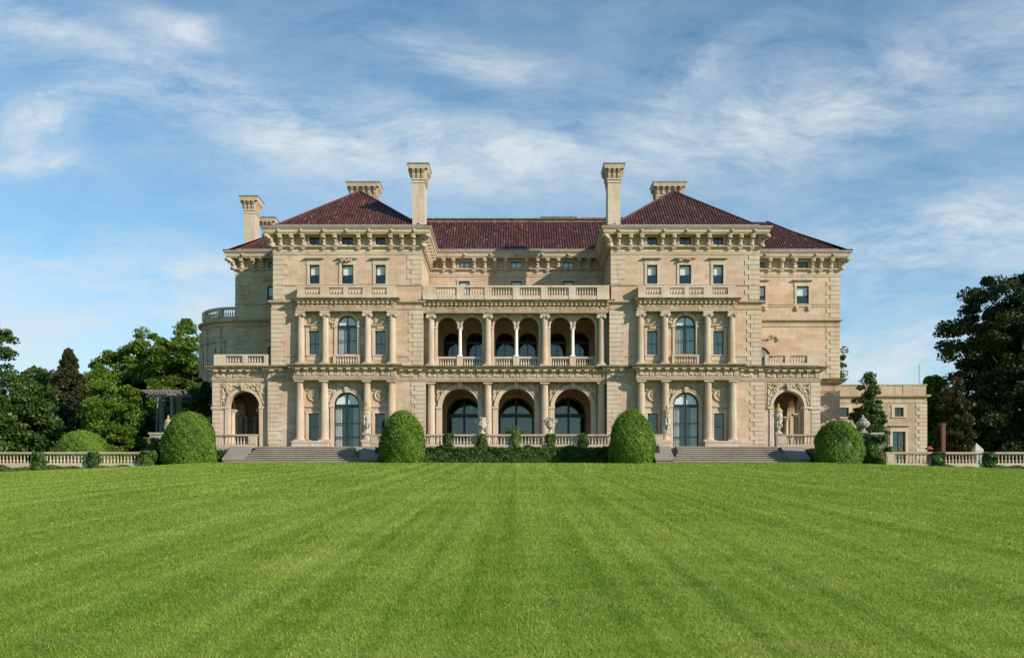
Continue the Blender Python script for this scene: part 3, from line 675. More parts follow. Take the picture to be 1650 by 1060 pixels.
# mossy top of the lower cornice
g = MB(); g.sweep(gpath, [(.475, 13.12), (.50, 13.26), (.63, 13.34), (.65, 13.46), (0.05, 13.56)]); obj('cornice_weathering', g, MMOSS, HOUSE)
# modillions and triglyph relief of the lower frieze
g = MB()
def seg_front(fn):
    for i in range(len(gpath)-1):
        a, b_ = gpath[i], gpath[i+1]
        if abs(a[1]-b_[1]) < 1e-6 and abs(b_[0]-a[0]) > 1: fn(a[0], b_[0], a[1])
def f(x0, x1, y):
    n = max(1, int((x1-x0)/0.75)); st = (x1-x0)/n
    for i in range(n): place('modillion', 'modillion', modillion, MT, HOUSE, (x0+(i+.5)*st, y-.3, 13.0))
    n = max(1, int((x1-x0)/1.45)); st = (x1-x0)/n
    for i in range(n): place('triglyph', 'triglyph', triglyph, MT, HOUSE, (x0+i*st+st*.87, y-.03, 12.42))
def modillion(mb): mb.box(-.21, .21, -.16, .15, 0, .12); mb.box(-.17, .17, -.12, .15, -.05, 0)
def triglyph(mb):
    for k in range(-1, 2): mb.box(k*.14-.05, k*.14+.05, -.1, 0, 0, .44)
    mb.box(-.21, .21, -.06, 0, .0, .44); mb.box(-.22, .22, -.11, 0, .44, .47)
seg_front(f)
g = MB(); sd_ = [11]
def f(x0, x1, y):
    n = max(1, int((x1-x0)/1.45)); st = (x1-x0)/n
    for i in range(n):
        g.__init__(); relief(g, x0+i*st+0.06, x0+i*st+st*0.70, 12.42, 12.87, y-0.045, sd_[0]+i % 5, h=0.12, step=0.06, dens=2.2); obj('frieze_relief', g, MREL, HOUSE)
seg_front(f)

# upper entablature on walls (plain) and on the aedicules and arcade (full)
wall_path2 = [(-29.1, 39.9), (-29.1, 8.3), (-23.15, 8.3), (-23.15, -.15), (-8.85, -.15), (-8.85, 0.79)]
wp2b = [(8.85, 0.79), (8.85, -.15), (23.15, -.15), (23.15, 8.3), (33.5, 8.3), (33.5, 39.9)]
P2 = [(0, 18.86), (.07, 18.88), (.07, 19.02), (.012, 19.04), (.012, 19.32), (.1, 19.38), (.2, 19.48), (.3, 19.52), (.3, 19.66), (0, 19.75)]
g = MB(); g.sweep(wall_path2, P2); g.sweep(wp2b, P2)
bandp = [(0, 21.12), (.07, 21.14), (.09, 21.26), (0, 21.3)]
out3 = [(-29.1, 40), (-29.1, 8.3), (-23.0, 8.3), (-23.0, 0), (-9, 0), (-9, 8.3), (9, 8.3), (9, 0), (23, 0), (23, 8.3), (33.5, 8.3), (33.5, 40)]
g.sweep(out3, bandp)
g.sweep([(-23.15, 8.2), (-23.15, -.15), (-20.8, -.15)], [(0, 14.38), (.06, 14.4), (.06, 14.5), (0, 14.52)]); g.sweep([(-11.2, -.15), (-8.85, -.15), (-8.85, 0.7)], [(0, 14.38), (.06, 14.4), (.06, 14.5), (0, 14.52)])
g.sweep([(23.15-46.3+46.3-14.3, -.15-0.0), (11.2, -.15)], [(0, 14.38), (.06, 14.4), (.06, 14.5), (0, 14.52)]); g.sweep([(20.8, -.15), (23.15, -.15), (23.15, 8.2)], [(0, 14.38), (.06, 14.4), (.06, 14.5), (0, 14.52)])
# base courses
for s in (-1, 1):
    for (p, q) in (((23.4, 23.4), (21.1, 21.1)), ((10.9, 10.9), (8.6, 8.6))):
        x0, x1 = sorted((s*p[0], s*q[0])); g.box(x0, x1, -0.5, -0.401, 5.5, 6.05)
obj('string_course', g, MCOR, HOUSE)
FP = [(0, 18.55), (.06, 18.57), (.06, 18.7), (.1, 18.72), (.1, 18.84), (.03, 18.87), (.03, 19.16), (.1, 19.2), (.1, 19.46), (.3, 19.5), (.32, 19.6), (.42, 19.68), (.42, 19.74), (0, 19.8)]
g = MB(); gd = MB(); gr = MB(); gm = MB()
for (x0, x1, yf, yb) in ((-20.6, -11.4, -.88, -.151), (11.4, 20.6, -.88, -.151), (-8.84, 8.84, -.05, .799)):
    pth = [(x0, yb), (x0, yf), (x1, yf), (x1, yb)]
    g.sweep(pth, FP); g.box(x0+.01, x1-.01, yf+.01, yb, 18.57, 19.79)
    dentils(g, x0, x1, yf-0.27, yf-0.05, 19.24, 19.44, 0.42, 0.2)
    relief(gr, x0, x1, 18.88, 19.15, yf-0.035, 31, h=0.07, step=0.06, dens=2)
    gm.sweep(pth, [(.31, 19.5), (0.34, 19.61), (.45, 19.68), (.46, 19.76), (0.02, 19.84)])
obj('upper_entablature', g, MCOR, HOUSE); obj('upper_frieze_relief', gr, MREL2, HOUSE); obj('upper_cornice_weathering', gm, MMOSS, HOUSE)

# eaves: frieze band, brackets, fascia
eave = out3+[]
g = MB(); g.sweep(eave, [(0, 24.08), (.06, 24.1), (.06, 24.26), (.1, 24.28), (.1, 24.36), (0.02, 24.38), (.02, 24.68), (.14, 24.72), (.3, 24.78), (.3, 24.86), (0, 24.88)], closed=True)
obj('eaves_frieze', g, MT, HOUSE)
g = MB(); g.sweep(eave, [(0, 25.86), (.72, 25.86), (.74, 25.97), (.82, 26.0), (.84, 26.24), (.93, 26.30), (.97, 26.42), (0, 26.44)], closed=True)
obj('eaves_cornice', g, MT, HOUSE)
g = MB(); g.sweep(eave, [(-.04, 26.7), (.05, 26.7), (.05, 26.93), (-.04, 26.95)], closed=True); g.sweep(eave, [(.93, 26.42), (1.05, 26.43), (1.05, 26.50), (.93, 26.52)], closed=True)
obj('gutter', g, flat('painted_gutter', (0.42, 0.38, 0.33), 0.6), HOUSE)
def brk(x, y, rz=0): place('bracket', 'bracket', bracket, MT, HOUSE, (x, y, 24.87), rz)
for s in (-1, 1):
    for u in (6.3, 5.2, 4.15, 2.2, 1.1):
        for q in (-1, 1): brk(16*s+u*q, 0)
    for k in range(7):
        y = 0.9+k*1.1
        brk(s*9, y, R(90)*(-s) if s > 0 else R(90)); 
        brk(s*23, y, R(90)*s)
for u in (1.07, 2.2, 3.25, 4.35, 6.5, 7.5):
    for q in (-1, 1): brk(u*q, 8.3)
for u in (24.3-0.2, 26.2, 27.5, 28.8, 30.65, 31.5, 32.6): brk(u, 8.3)
for u in (-24.1, -26.3, -27.2, -28.4): brk(u, 8.3)
for x, y, rz in ((-23, 0, -45), (-9, 0, 45), (9, 0, -45), (23, 0, 45), (33.5, 8.3, 45), (-29.1, 8.3, -45)):
    place('corner_corbel', 'corner_corbel', big_corbel, MREL, HOUSE, (x, y, 24.87), R(rz), smooth=True)
for x, y in [(16*s+k*2.13, -0.86) for s in (-1, 1) for k in range(-3, 4)]+[(k*2.66, 7.44) for k in range(-2, 3)]+[(x, 7.44) for x in (25.6, 28.3, 30.8, 32.6, -25.6, -28.2)]:
    place('lion_head_spout', 'lion_head_spout', lion, MREL, HOUSE, (x, y, 26.13), 0, smooth=True)

# ---- quoins
def quoins(x, y, s, z0, z1, L1=1.35, L2=0.95, side=0.9, p=0.05, both=True, full=None):
    """s=+1: wall lies to +x of the corner ; front faces -y"""
    g = MB(); n = int((z1-z0)/0.42); h = (z1-z0)/n
    for i in range(n):
        l = (L1 if i % 2 else L2) if full is None else full
        xa, xb = sorted((x-s*p, x+s*l)); zz = z0+i*h
        g.box(xa, xb, y-p, y+0.02, zz+0.02, zz+h-0.02)
        if both:
            sl_ = side if i % 2 == 0 else side*1.5
            xa, xb = sorted((x-s*p*0.98, x+s*0.02)); g.box(xa, xb, y+0.021, y+sl_, zz+0.02, zz+h-0.02)
    obj('quoins', g, MT, HOUSE)
for s in (-1, 1):
    quoins(s*23.4, -.4, -s, 6.1, 12.0); quoins(s*8.6, -.4, s, 6.1, 12.0, both=False)
    quoins(s*23.15, -.15, -s, 13.6, 18.8); quoins(s*8.85, -.15, s, 13.6, 18.8, both=False)
    quoins(s*23.0, 0, -s, 19.85, 24.05); quoins(s*9.0, 0, s, 21.3, 24.05)
    quoins(s*WX[s], 8.3, -s, 5.5 if s > 0 else 13.5, 12.0 if s > 0 else 18.8)
    quoins(s*WX[s], 8.3, -s, 19.85, 24.05)
quoins(33.5, 8.3, -1, 13.6, 18.8)
g = MB(); g.sweep([(28.9, 8.3), (33.5, 8.3), (33.5, 39)], GP); obj('wing_cornice', g, MCOR, HOUSE)
g = MB(); g.sweep([(28.9, 8.3), (33.5, 8.3), (33.5, 39)], [(.475, 13.12), (.50, 13.26), (.63, 13.34), (.65, 13.46), (0.05, 13.56)]); obj('cornice_weathering', g, MMOSS, HOUSE)

# ---- windows
def sur_rect(cx, hw, z0, z1, y, hood=None, wdt=0.24, sill=True):
    def b(mb):
        p = 0.07
        mb.box(cx-hw-wdt, cx-hw-.005, y-p, y-.001, z0, z1); mb.box(cx+hw+.005, cx+hw+wdt, y-p, y-.001, z0, z1)
        mb.box(cx-hw-wdt-.03, cx+hw+wdt+.03, y-p-.01, y-.001, z1+.003, z1+wdt)
        if sill: mb.box(cx-hw-wdt, cx+hw+wdt, y-p-.05, y-.001, z0-.13, z0-.003)
        if hood:
            mb.box(cx-hw-wdt, cx+hw+wdt, y-.06, y-.001, z1+wdt+.003, hood-.16)
            mb.box(cx-hw-wdt-.1, cx+hw+wdt+.1, y-.2, y-.001, hood-.157, hood-.09); mb.box(cx-hw-wdt-.2, cx+hw+wdt+.2, y-.32, y-.001, hood-.087, hood)
    return b
for s in (-1, 1):
    cx = 16.0*s
    for k in (-1, 0, 1):
        w = 0.55 if k == 0 else 0.48; c = cx+k*3.13
        ww = window(c, 21.32, 23.12, w, 0.2, rows=(0.46,), fw=.1, bar=.06, blind=0.56, surround=sur_rect(c, w, 21.32, 23.12, 0, hood=23.78))
        if k == 0:
            g = MB(); relief(g, c-0.7, c+0.7, 23.25, 23.85, -0.33, 5, h=0.16, step=0.05, dens=2.5)
            g = MB()
            for j in range(14):
                a = random.uniform(-0.6, 0.6); g.ball((c+a, -0.2-random.random()*0.12, 23.5+random.uniform(-.1, .2)*(1-abs(a))), 0.11, 0.1, 0.11, 6, 5)
            obj('cartouche', g, MREL, ww, smooth=True)
        window(c, 25.05, 25.76, w, 0.2, rows=(), mull=True, bar=0.02, surround=sur_rect(c, w, 25.05, 25.76, 0, wdt=0.16, sill=False))
        if k:
            window(c, 14.6, 16.85, 0.5, 0.08, rows=(0.47,), drapes=0.9, surround=sur_rect(c, 0.5, 14.6, 16.85, -.15, wdt=0.26, sill=True))
            window(c, 6.53, 9.02, 0.48, -0.15, rows=(0.5,), surround=sur_rect(c, 0.48, 6.53, 9.02, -.4, wdt=0.26, sill=False))
    # big arched window upstairs
    window(cx, 14.65, 18.3, 0.97, 0.08, arch=True, spring=17.33, rows=(0.52,), mull=True, fw=0.09, blind=0.5, drapes=0.8, label='tall arched sash window with drawn drapes')
    # french door
    window(cx, ZG+.03, 11.0, 1.22, -0.15, arch=True, spring=9.8, rows=(0.31, 0.63), mull=True, fw=0.12, bar=0.08, blind=0.5, drapes=0.55, nm='french_door')
    g = MB()
    for (r, zs, zb, yw, zt, wd, imp) in ((0.97, 17.33, 14.5, -.15, 18.5, 0.2, 0.16), (1.22, 9.8, 5.5, -.4, 12.0, 0.26, 0.2)):
        g.archiv(cx, zs, r+.005, r+wd, yw-0.1, yw-.001, 24); g.archiv(cx, zs, r+wd+.003, r+wd+.09, yw-.15, yw-.001, 24)
        for q in (-1, 1):
            xa, xb = sorted((cx+q*(r+.005), cx+q*(r+wd+.05))); g.box(xa, xb, yw-.1, yw-.001, zb, zs-imp)
            xa, xb = sorted((cx+q*(r-.03), cx+q*(r+wd+.22))); g.box(xa, xb, yw-.17, yw+.05, zs-imp+.003, zs-.003)
        # keystone
        g.taper(cx-.13, cx+.13, yw-.25, yw-.001, zs+r-.05, cx-.2, cx+.2, yw-.32, yw-.001, zs+r+wd+.2)
        obj('door_surround' if zb < 6 else 'arch_surround', g, MT, HOUSE); g = MB()
    # lintel panels beside the door and above side windows
    for q in (-1, 1):
        c = cx+q*3.13
        g = MB(); g.box(c-.86, c+.86, -.52, -.401, 9.62, 9.74); g.box(c-.86, c+.86, -.47, -.401, 9.745, 9.95); obj('lintel', g, MT, HOUSE)
        g = MB(); g.box(c-.78, c+.78, -.22, -.151, 17.15, 17.22); g.taper(c-.8, c+.8, -.3, -.151, 17.22, c-.95, c+.95, -.42, -.151, 17.34); obj('window_hood', g, MT, HOUSE)
        g = MB(); g.box(c-.55, c+.55, -.24, -.151, 17.55, 18.15); obj('tablet', g, MT, HOUSE)
        g = MB(); g.box(c-.7, c+.7, -.2, -.151, 14.05, 14.42); obj('apron', g, MT, HOUSE)
    g = MB()
    relief(g, cx-1.75, cx+1.75, 17.35, 18.52, -.17, 21, arch=(cx, 17.33, 1.27), h=0.16, dens=1.6)
    obj('spandrel_relief', g, MREL, HOUSE); g = MB()
    relief(g, cx-1.78, cx+1.78, 9.85, 11.95, -.42, 22, arch=(cx, 9.8, 1.6), h=0.14, dens=1.4)
    obj('spandrel_relief', g, MREL, HOUSE)
    for q in (-1, 1):
        c = cx+q*3.13; g = MB()
        relief(g, c-.5, c+.5, 17.58, 17.98, -.245, 23, h=0.05, step=0.05, dens=3)
        relief(g, c-.62, c+.62, 18.1, 18.5, -.17, 24, h=0.14, step=0.06, dens=2.5)
        relief(g, c-.35, c+.35, 16.95, 17.25, -.24, 25, h=0.13, step=0.05, dens=3)
        obj('carved_relief', g, MREL, HOUSE)
    for q in (-1, 1):
        c = cx+q*3.13; g = MB(xf=lambda x, y, z, c=c: (c+x, -.4-z, 10.72+y))
        g.lathe(0, 0, 0, [(0.55, 0), (0.56, 0.1), (0.47, 0.14), (0.40, 0.1), (0.39, 0.03), (0.0, 0.03)], 24)
        m_ = obj('medallion', g, MT, HOUSE, smooth=True)
        g = MB()
        for j in range(9): g.ball((c+random.gauss(0, .13), -.46, 10.72+random.gauss(0, .15)), .1, .07, .13, 6, 5)
        for j in range(22): g.ball((c-.68+j*1.36/21, -.46, 11.32+.13*math.sin(j*2.1)), .12, .09, .11, 6, 5)
        g.ball((c, -.45, 11.1), .12, .08, .25, 6, 5)
        obj('garland', g, MREL, m_, smooth=True)
    # columns and podium
    g = MB()
    for q in (-1, 1):
        xa, xb = sorted((cx+q*1.62, cx+q*4.95)); g.box(xa, xb, -1.5, -.401, 5.5, 6.2); g.box(xa-.05, xb+.05, -1.56, -.401, 6.203, 6.35)
        obj('podium', g, MT, HOUSE); g = MB()
    for u in (-4.3, -2.0, 2.0, 4.3):
        place('doric_column', 'column', column_doric(5.7, .35), MT, HOUSE, (cx+u, -.92, 6.352), smooth=True)
        place('ionic_column', 'column', column_ionic(5.0, .3), MT, HOUSE, (cx+u, -.56, 13.56), smooth=True)
        g = MB(); g.box(cx+u-.3, cx+u+.3, -.55, -.401, 6.353, 12.04); g.box(cx+u-.28, cx+u+.28, -.3, -.151, 13.56, 18.54)
        obj('pilaster', g, MT, HOUSE)
# central columns
for u in (-8.1, -2.7, 2.7, 8.1):
    place('tall_doric_column', 'column', column_doric(6.53, .36), MT, HOUSE, (u, .33, 5.52), smooth=True)
    place('ionic_column', 'column', column_ionic(5.0, .3), MT, HOUSE, (u, .38, 13.56), smooth=True)
g = MB(); gr = MB()
for c in (-5.4, 0, 5.4):
    g.archiv(c, 9.79, 1.755, 2.02, .68, .799, 28); g.archiv(c, 9.79, 2.023, 2.12, .62, .799, 28)
    g.taper(c-.16, c+.16, .5, .799, 11.5, c-.22, c+.22, .38, .799, 12.04)
    for q in (-1, 1):
        xa, xb = sorted((c+q*1.7, c+q*2.3)); g.box(xa, xb, .62, .9, 9.58, 9.785); xa, xb = sorted((c+q*1.755, c+q*2.25)); g.box(xa, xb, .7, .799, 5.52, 9.577)
    relief(gr, c-2.28, c+2.28, 9.85, 12.0, .78, 41, arch=(c, 9.79, 2.13), h=0.2, dens=1.7); obj('spandrel_relief', gr, MREL, HOUSE); gr = MB()
    for e in (-1.18, 1.18):
        g.archiv(c+e, 17.42, .97, 1.12, .70, .799, 22)
        g.taper(c+e-.09, c+e+.09, .6, .799, 18.3, c+e-.14, c+e+.14, .5, .799, 18.54)
        q = 1 if e > 0 else -1
    for q in (-1, 1): xa, xb = sorted((c+q*2.11, c+q*2.42)); g.box(xa, xb, .66, .86, 17.25, 17.415); xa, xb = sorted((c+q*2.15, c+q*2.38)); g.box(xa, xb, .72, .799, 13.5, 17.247)
    place('colonnette', 'colonnette', colonnette(2.82, .165), MWHITE, HOUSE, (c, 1.05, 14.6), smooth=True)
    obj('arcade_mouldings', g, MT, HOUSE); g = MB()
    # loggia windows
    window(c, ZG+.05, 11.5, 1.8, 8.2, arch=True, spring=9.73, rows=(), mull=True, fw=0.16, bar=0.12, label='arched dark framed glass doors at the back of the lower loggia')
    for e in (-1.18, 1.18): window(c+e, 13.52, 18.2, 0.97, 8.2, arch=True, spring=17.25, rows=(0.5,), mull=True, fw=0.1, bar=0.04)
    window(c, 21.0, 23.62, .57, 8.45, rows=(.5,), fw=.1, blind=0.7, surround=sur_rect(c, .57, 21.0, 23.62, 8.3, wdt=0.2, sill=False))
    window(c, 24.98, 25.62, .57, 8.45, rows=(), mull=True, bar=0.03, blind=0.98, surround=sur_rect(c, .57, 24.98, 25.62, 8.3, wdt=0.14, sill=False))

for s in (-1, 1):
    for c in ((25.2, 29.7) if s > 0 else (25.2,)):
        window(s*c, 21.1, 23.1, .62, 8.5, rows=(0.5,), blind=0.5, surround=sur_rect(s*c, .62, 21.1, 23.1, 8.3, hood=23.75))
        window(s*c, 24.98, 25.62, .56, 8.45, rows=(), mull=True, bar=0.02, surround=sur_rect(s*c, .56, 24.98, 25.62, 8.3, wdt=0.14, sill=False))
window(-25.2, 14.9, 16.8, .55, 8.5, rows=(0.5,), surround=sur_rect(-25.2, .55, 14.9, 16.8, 8.3, hood=17.6))
w_ = window(25.3, 14.6, 16.75, 1.03, 8.5, arch=True, spring=15.75, rows=(), mull=True, fw=0.08, blind=0.5)
g = MB(); g.archiv(25.3, 15.75, 1.035, 1.36, 8.18, 8.299, 20)
for j in range(46):
    t = random.uniform(-1, 1); g.ball((25.3+t*1.9, 8.2, 17.85-0.5*math.cos(t*3.2)+0.15*random.uniform(-1, 1)-abs(t)**3*1.0), .14, .12, .12, 6, 5)
obj('garland', g, MREL, w_, smooth=True)
g = MB()
for c in (29.7, 25.2):
    for q in (-1, 1): g.taper(c+q*.62-.1, c+q*.62+.1, 8.1, 8.299, 20.55, c+q*.62-.14, c+q*.62+.14, 8.0, 8.299, 20.95)
g.box(23.2, 33.45, 8.22, 8.299, 20.96, 21.08); obj('sill_brackets', g, MT, HOUSE)

# ---- balustrades of the house (balusters of the first ones are parts; the rest one object)
nbal = [0]
def bals(parent, x0, x1, n, y, z, h, rest=None, r=0.085):
    for i in range(n):
        x = x0+(x1-x0)*(i+.5)/n
        if rest is not None: baluster_into(rest, x, y, z, h, r)
        else: place('hbal%.2f' % h, 'baluster', baluster(h, r), MT, parent, (x, y, z), smooth=True); nbal[0] += 1
def baluster_into(mb, x, y, z, h, r):
    t = MB(); baluster(h, r)(t); mb.add([(a+x, b_+y, c+z) for a, b_, c in t.v], t.f)
REST = MB()
for s in (-1, 1):
    cx = 16*s; y = -.74; g = MB()
    g.box(cx-4.6, cx+4.6, y-.2, y+.2, 19.805, 20.12); g.box(cx-4.62, cx+4.62, y-.17, y+.17, 20.76, 20.95)
    edges = [-4.55, -3.85, -2.4, -1.58, -.22, .22, 1.58, 2.4, 3.85, 4.55]
    for i in range(0, 10, 2):
        a, c = edges[i], edges[i+1]; g.box(cx+a, cx+c, y-.16, y+.16, 20.121, 20.759)
        g.taper(cx+a-.02, cx+c+.02, y-.24, y+.1, 19.81, cx+a, cx+c, y-.162, y+.1, 20.3)
    for q in (-1, 1): xa, xb = sorted((cx+q*4.3, cx+q*4.6)); g.box(xa, xb, y+.2, -.001, 19.805, 20.94)
    p_ = obj('balustrade', g, MT, HOUSE)
    for (a, c, n) in ((-3.85, -2.4, 6), (-1.58, -.22, 5), (.22, 1.58, 5), (2.4, 3.85, 6)): bals(p_, cx+a, cx+c, n, y, 20.12, .64)
    # balconet under the arched window
    g = MB(); g.box(cx-1.15, cx+1.15, -.42, -.151, 13.6, 13.68); g.box(cx-1.3, cx+1.3, -.42, -.151, 14.42, 14.55); g.box(cx-1.3, cx-1.02, -.4, -.151, 13.68, 14.419); g.box(cx+1.02, cx+1.3, -.4, -.151, 13.68, 14.419)
    g.box(cx-1.019, cx+1.019, -.16, -.152, 13.68, 14.42); obj('balconet', g, MT, HOUSE); bals(None, cx-1.0, cx+1.0, 8, -.3, 13.68, .74, REST, 0.075)
y = .1; g = MB(); g.box(-8.8, 8.8, y-.2, y+.2, 19.81, 20.2); g.box(-8.82, 8.82, y-.18, y+.18, 20.98, 21.17)
pe = [-8.8]
for c in (-6.65, -3.99, -1.33, 1.33, 3.99, 6.65): pe += [c-1.0, c+1.0]
pe.append(8.8)
for i in range(0, len(pe), 2):
    g.box(pe[i], pe[i+1], y-.16, y+.16, 20.201, 20.979); g.taper(pe[i]-.02, pe[i+1]+.02, y-.3, y+.1, 19.82, pe[i], pe[i+1], y-.165, y+.1, 20.45)
p_ = obj('balustrade', g, MT, HOUSE)
for c in (-6.65, -3.99, -1.33, 1.33, 3.99, 6.65): bals(p_, c-1.0, c+1.0, 8, y, 20.2, .78)
# loggia balustrades
for c in (-5.4, 0, 5.4):
    g = MB(); y = 1.05
    g.box(c-2.14, c+2.14, y-.15, y+.15, 13.41, 13.6); g.box(c-2.14, c+2.14, y-.16, y+.16, 14.42, 14.58); g.box(c-.3, c+.3, y-.2, y+.2, 13.601, 14.6)
    for q in (-1, 1): xa, xb = sorted((c+q*2.0, c+q*2.14)); g.box(xa, xb, y-.14, y+.14, 13.601, 14.419)
    obj('balustrade', g, MT, HOUSE)
    for q in (-1, 1): xa, xb = sorted((c+q*.34, c+q*1.98)); bals(None, xa, xb, 7, y, 13.6, .82, REST, .08)
# ---- porches
for s in (-1, 1):
    xa, xb = sorted((s*23.41, s*28.75)); c = s*25.8
    g = MB(); g.slab(rect(xa, xb, ZG, 13.0), [arch_poly(c, 1.45, ZG+.02, 9.72, 24)], 0.0, 0.7)
    side = MB(sx_side(s*28.75, s)); side.slab(rect(0.701, 8.29, ZG, 13.0), [arch_poly(2.6, 1.3, ZG+.02, 9.6), arch_poly(6.2, 1.3, ZG+.02, 9.6)], 0.0, 0.6)
    g.v += side.v; off = len(g.t); g.t += side.t; g.f += [tuple(i+off for i in f_) for f_ in side.f]
    obj('porch_wall', g, MS, HOUSE)
    g = MB(); x0, x1 = sorted((s*23.45, s*28.7)); g.box(x0, x1, 0.7, 8.29, 12.6, 12.88); obj('porch_ceiling', g, MVAULT, HOUSE)
    g = MB(); g.archiv(c, 9.72, 1.455, 1.75, -.12, -.001, 26); g.taper(c-.16, c+.16, -.3, -.001, 11.2, c-.26, c+.26, -.42, -.001, 11.75)
    for q in (-1, 1):
        a, b_ = sorted((c+q*1.4, c+q*2.02)); g.box(a, b_, -.16, .15, 9.5, 9.715)
        a, b_ = sorted((c+q*1.455, c+q*1.8)); g.box(a, b_, -.1, -.001, 5.52, 9.497)
    a, b_ = sorted((c+s*2.0, s*28.9)); g.box(a, b_, -.14, -.001, 9.45, 9.7)
    a, b_ = c-2.1, c+2.1
    g.box(a-.1, a, -.1, -.001, 9.72, 12.0); g.box(b_, b_+.1, -.1, -.001, 9.72, 12.0)
    obj('porch_arch', g, MT, HOUSE)
    g = MB(); relief(g, c-2.08, c+2.08, 9.75, 11.95, -.02, 51+s, arch=(c, 9.72, 1.76), h=0.2, dens=1.7); obj('porch_relief', g, MREL, HOUSE)
    quoins(s*28.75, 0, -s, 5.6, 9.4, full=.78); quoins(s*28.75, 0, -s, 9.75, 12.0, full=.72)
    for (x_, y_) in ((c-1.62, .35), (c+1.62, .35)): place('porch_column', 'colonnette', colonnette(3.9, .22), MT, HOUSE, (x_-.0+(0.28 if x_ < c else -.28), .9, 5.6), smooth=True)
    for y_ in (1.2, 4.4, 7.6): place('porch_column', 'colonnette', colonnette(3.9, .22), MT, HOUSE, (s*27.8, y_, 5.6), smooth=True)
    for y_ in (4.4,): place('porch_column', 'colonnette', colonnette(3.9, .22), MT, HOUSE, (s*26.9, y_+3.2, 5.6), smooth=True)
    g = MB(xf=sx_side(s*28.0, s)); g.archiv(2.8, 9.55, 1.35, 1.7, -.2, .2, 14); g.archiv(6.0, 9.55, 1.35, 1.7, -.2, .2, 14); obj('porch_vault_rib', g, MS, HOUSE)
    g = MB(); x0, x1 = sorted((s*23.5, s*28.6)); y = -.05; g.box(x0, x1, y-.2, y+.2, 13.57, 13.8); g.box(x0, x1+0, y-.18, y+.18, 14.48, 14.62)
    pr = [(27.5, 28.6), (25.4, 25.9), (23.5, 23.85)]
    for a, b_ in pr: u, v = sorted((s*a, s*b_)); g.box(u, v, y-.19, y+.19, 13.801, 14.479)
    u, v = sorted((s*28.3, s*28.6)); g.box(u, v, y+.2, 8.2, 13.57, 14.6); obj('balustrade', g, MT, HOUSE)
    for a, b_ in ((25.9, 27.5), (23.85, 25.4)): u, v = sorted((s*a, s*b_)); bals(None, u, v, 6, y, 13.8, .68, REST, .08)
o = obj('balusters', REST, MT, HOUSE, smooth=True); o['kind'] = 'stuff'
# mossy patches appear through MMOSS; round bay on the left
g = MB(); bx, by, br_ = -29.1, 13.6, 5.0
def arcp(r, a0=92, a1=268, n=28): return [(bx+r*math.cos(R(a)), by+r*math.sin(R(a))) for a in np.linspace(a0, a1, n)]
ap = arcp(br_); 
g.lathe(bx, by, 4.0, [(br_, 0), (br_, 15.0), (br_+.1, 15.1), (br_+.1, 15.35), (br_+.4, 15.45), (br_+.45, 15.65), (br_, 15.7)], 30, a0=R(90), a1=R(270))
g.lathe(bx, by, 4.0, [(br_, 8.2), (br_+.12, 8.3), (br_+.5, 9.1), (br_+.5, 9.4), (br_, 9.5)], 30, a0=R(90), a1=R(270))
g.lathe(bx, by, 4.0, [(br_-.1, 15.7), (br_-.1, 16.05), (br_-.4, 16.05)], 30, a0=R(90), a1=R(270)); g.lathe(bx, by, 4.0, [(br_-.35, 16.85), (br_-.05, 16.85), (br_-.05, 17.05), (br_-.35, 17.05)], 30, a0=R(90), a1=R(270))
g.add([(bx, by+br_, 19.7)]+[(bx+br_*math.cos(R(a)), by+br_*math.sin(R(a)), 19.7) for a in range(90, 271, 6)], [tuple(range(0, 32))])
for k in range(0, 14):
    a = R(100+k*12.3); c_, s_ = math.cos(a), math.sin(a)
    if k % 3 == 0: g.tube([(bx+(br_-.2)*c_, by+(br_-.2)*s_, 20.0), (bx+(br_-.2)*c_, by+(br_-.2)*s_, 20.9)], 0.35, 8)
    if k % 2 == 0: g.tube([(bx+(br_+.02)*c_, by+(br_+.02)*s_, 13.4), (bx+(br_+.02)*c_, by+(br_+.02)*s_, 18.9)], 0.28, 10)
dr = obj('round_bay', g, MS, HOUSE, smooth=True)
g = MB()
for k in range(60):
    a = R(93+k*2.95)
    if int(k/7.5) % 1 == 0: baluster_into(g, bx+(br_-.2)*math.cos(a), by+(br_-.2)*math.sin(a), 20.05, .8, .08)
o = obj('balusters', g, MT, dr, smooth=True); o['kind'] = 'stuff'
for a in (218, 247):
    t = R(a); cc = (bx+(br_)*math.cos(t), by+(br_)*math.sin(t)); n_ = Vector((math.cos(t), math.sin(t))); tt = Vector((-n_.y, n_.x))
    xf = lambda u, d, z, cc=cc, n_=n_, tt=tt: (cc[0]+tt.x*u-n_.x*d, cc[1]+tt.y*u-n_.y*d, z)
    window(0, 14.6, 16.8, .5, -.07, rows=(.5,), xf=xf, parent=HOUSE, surround=sur_rect(0, .5, 14.6, 16.8, -.0, hood=17.5))

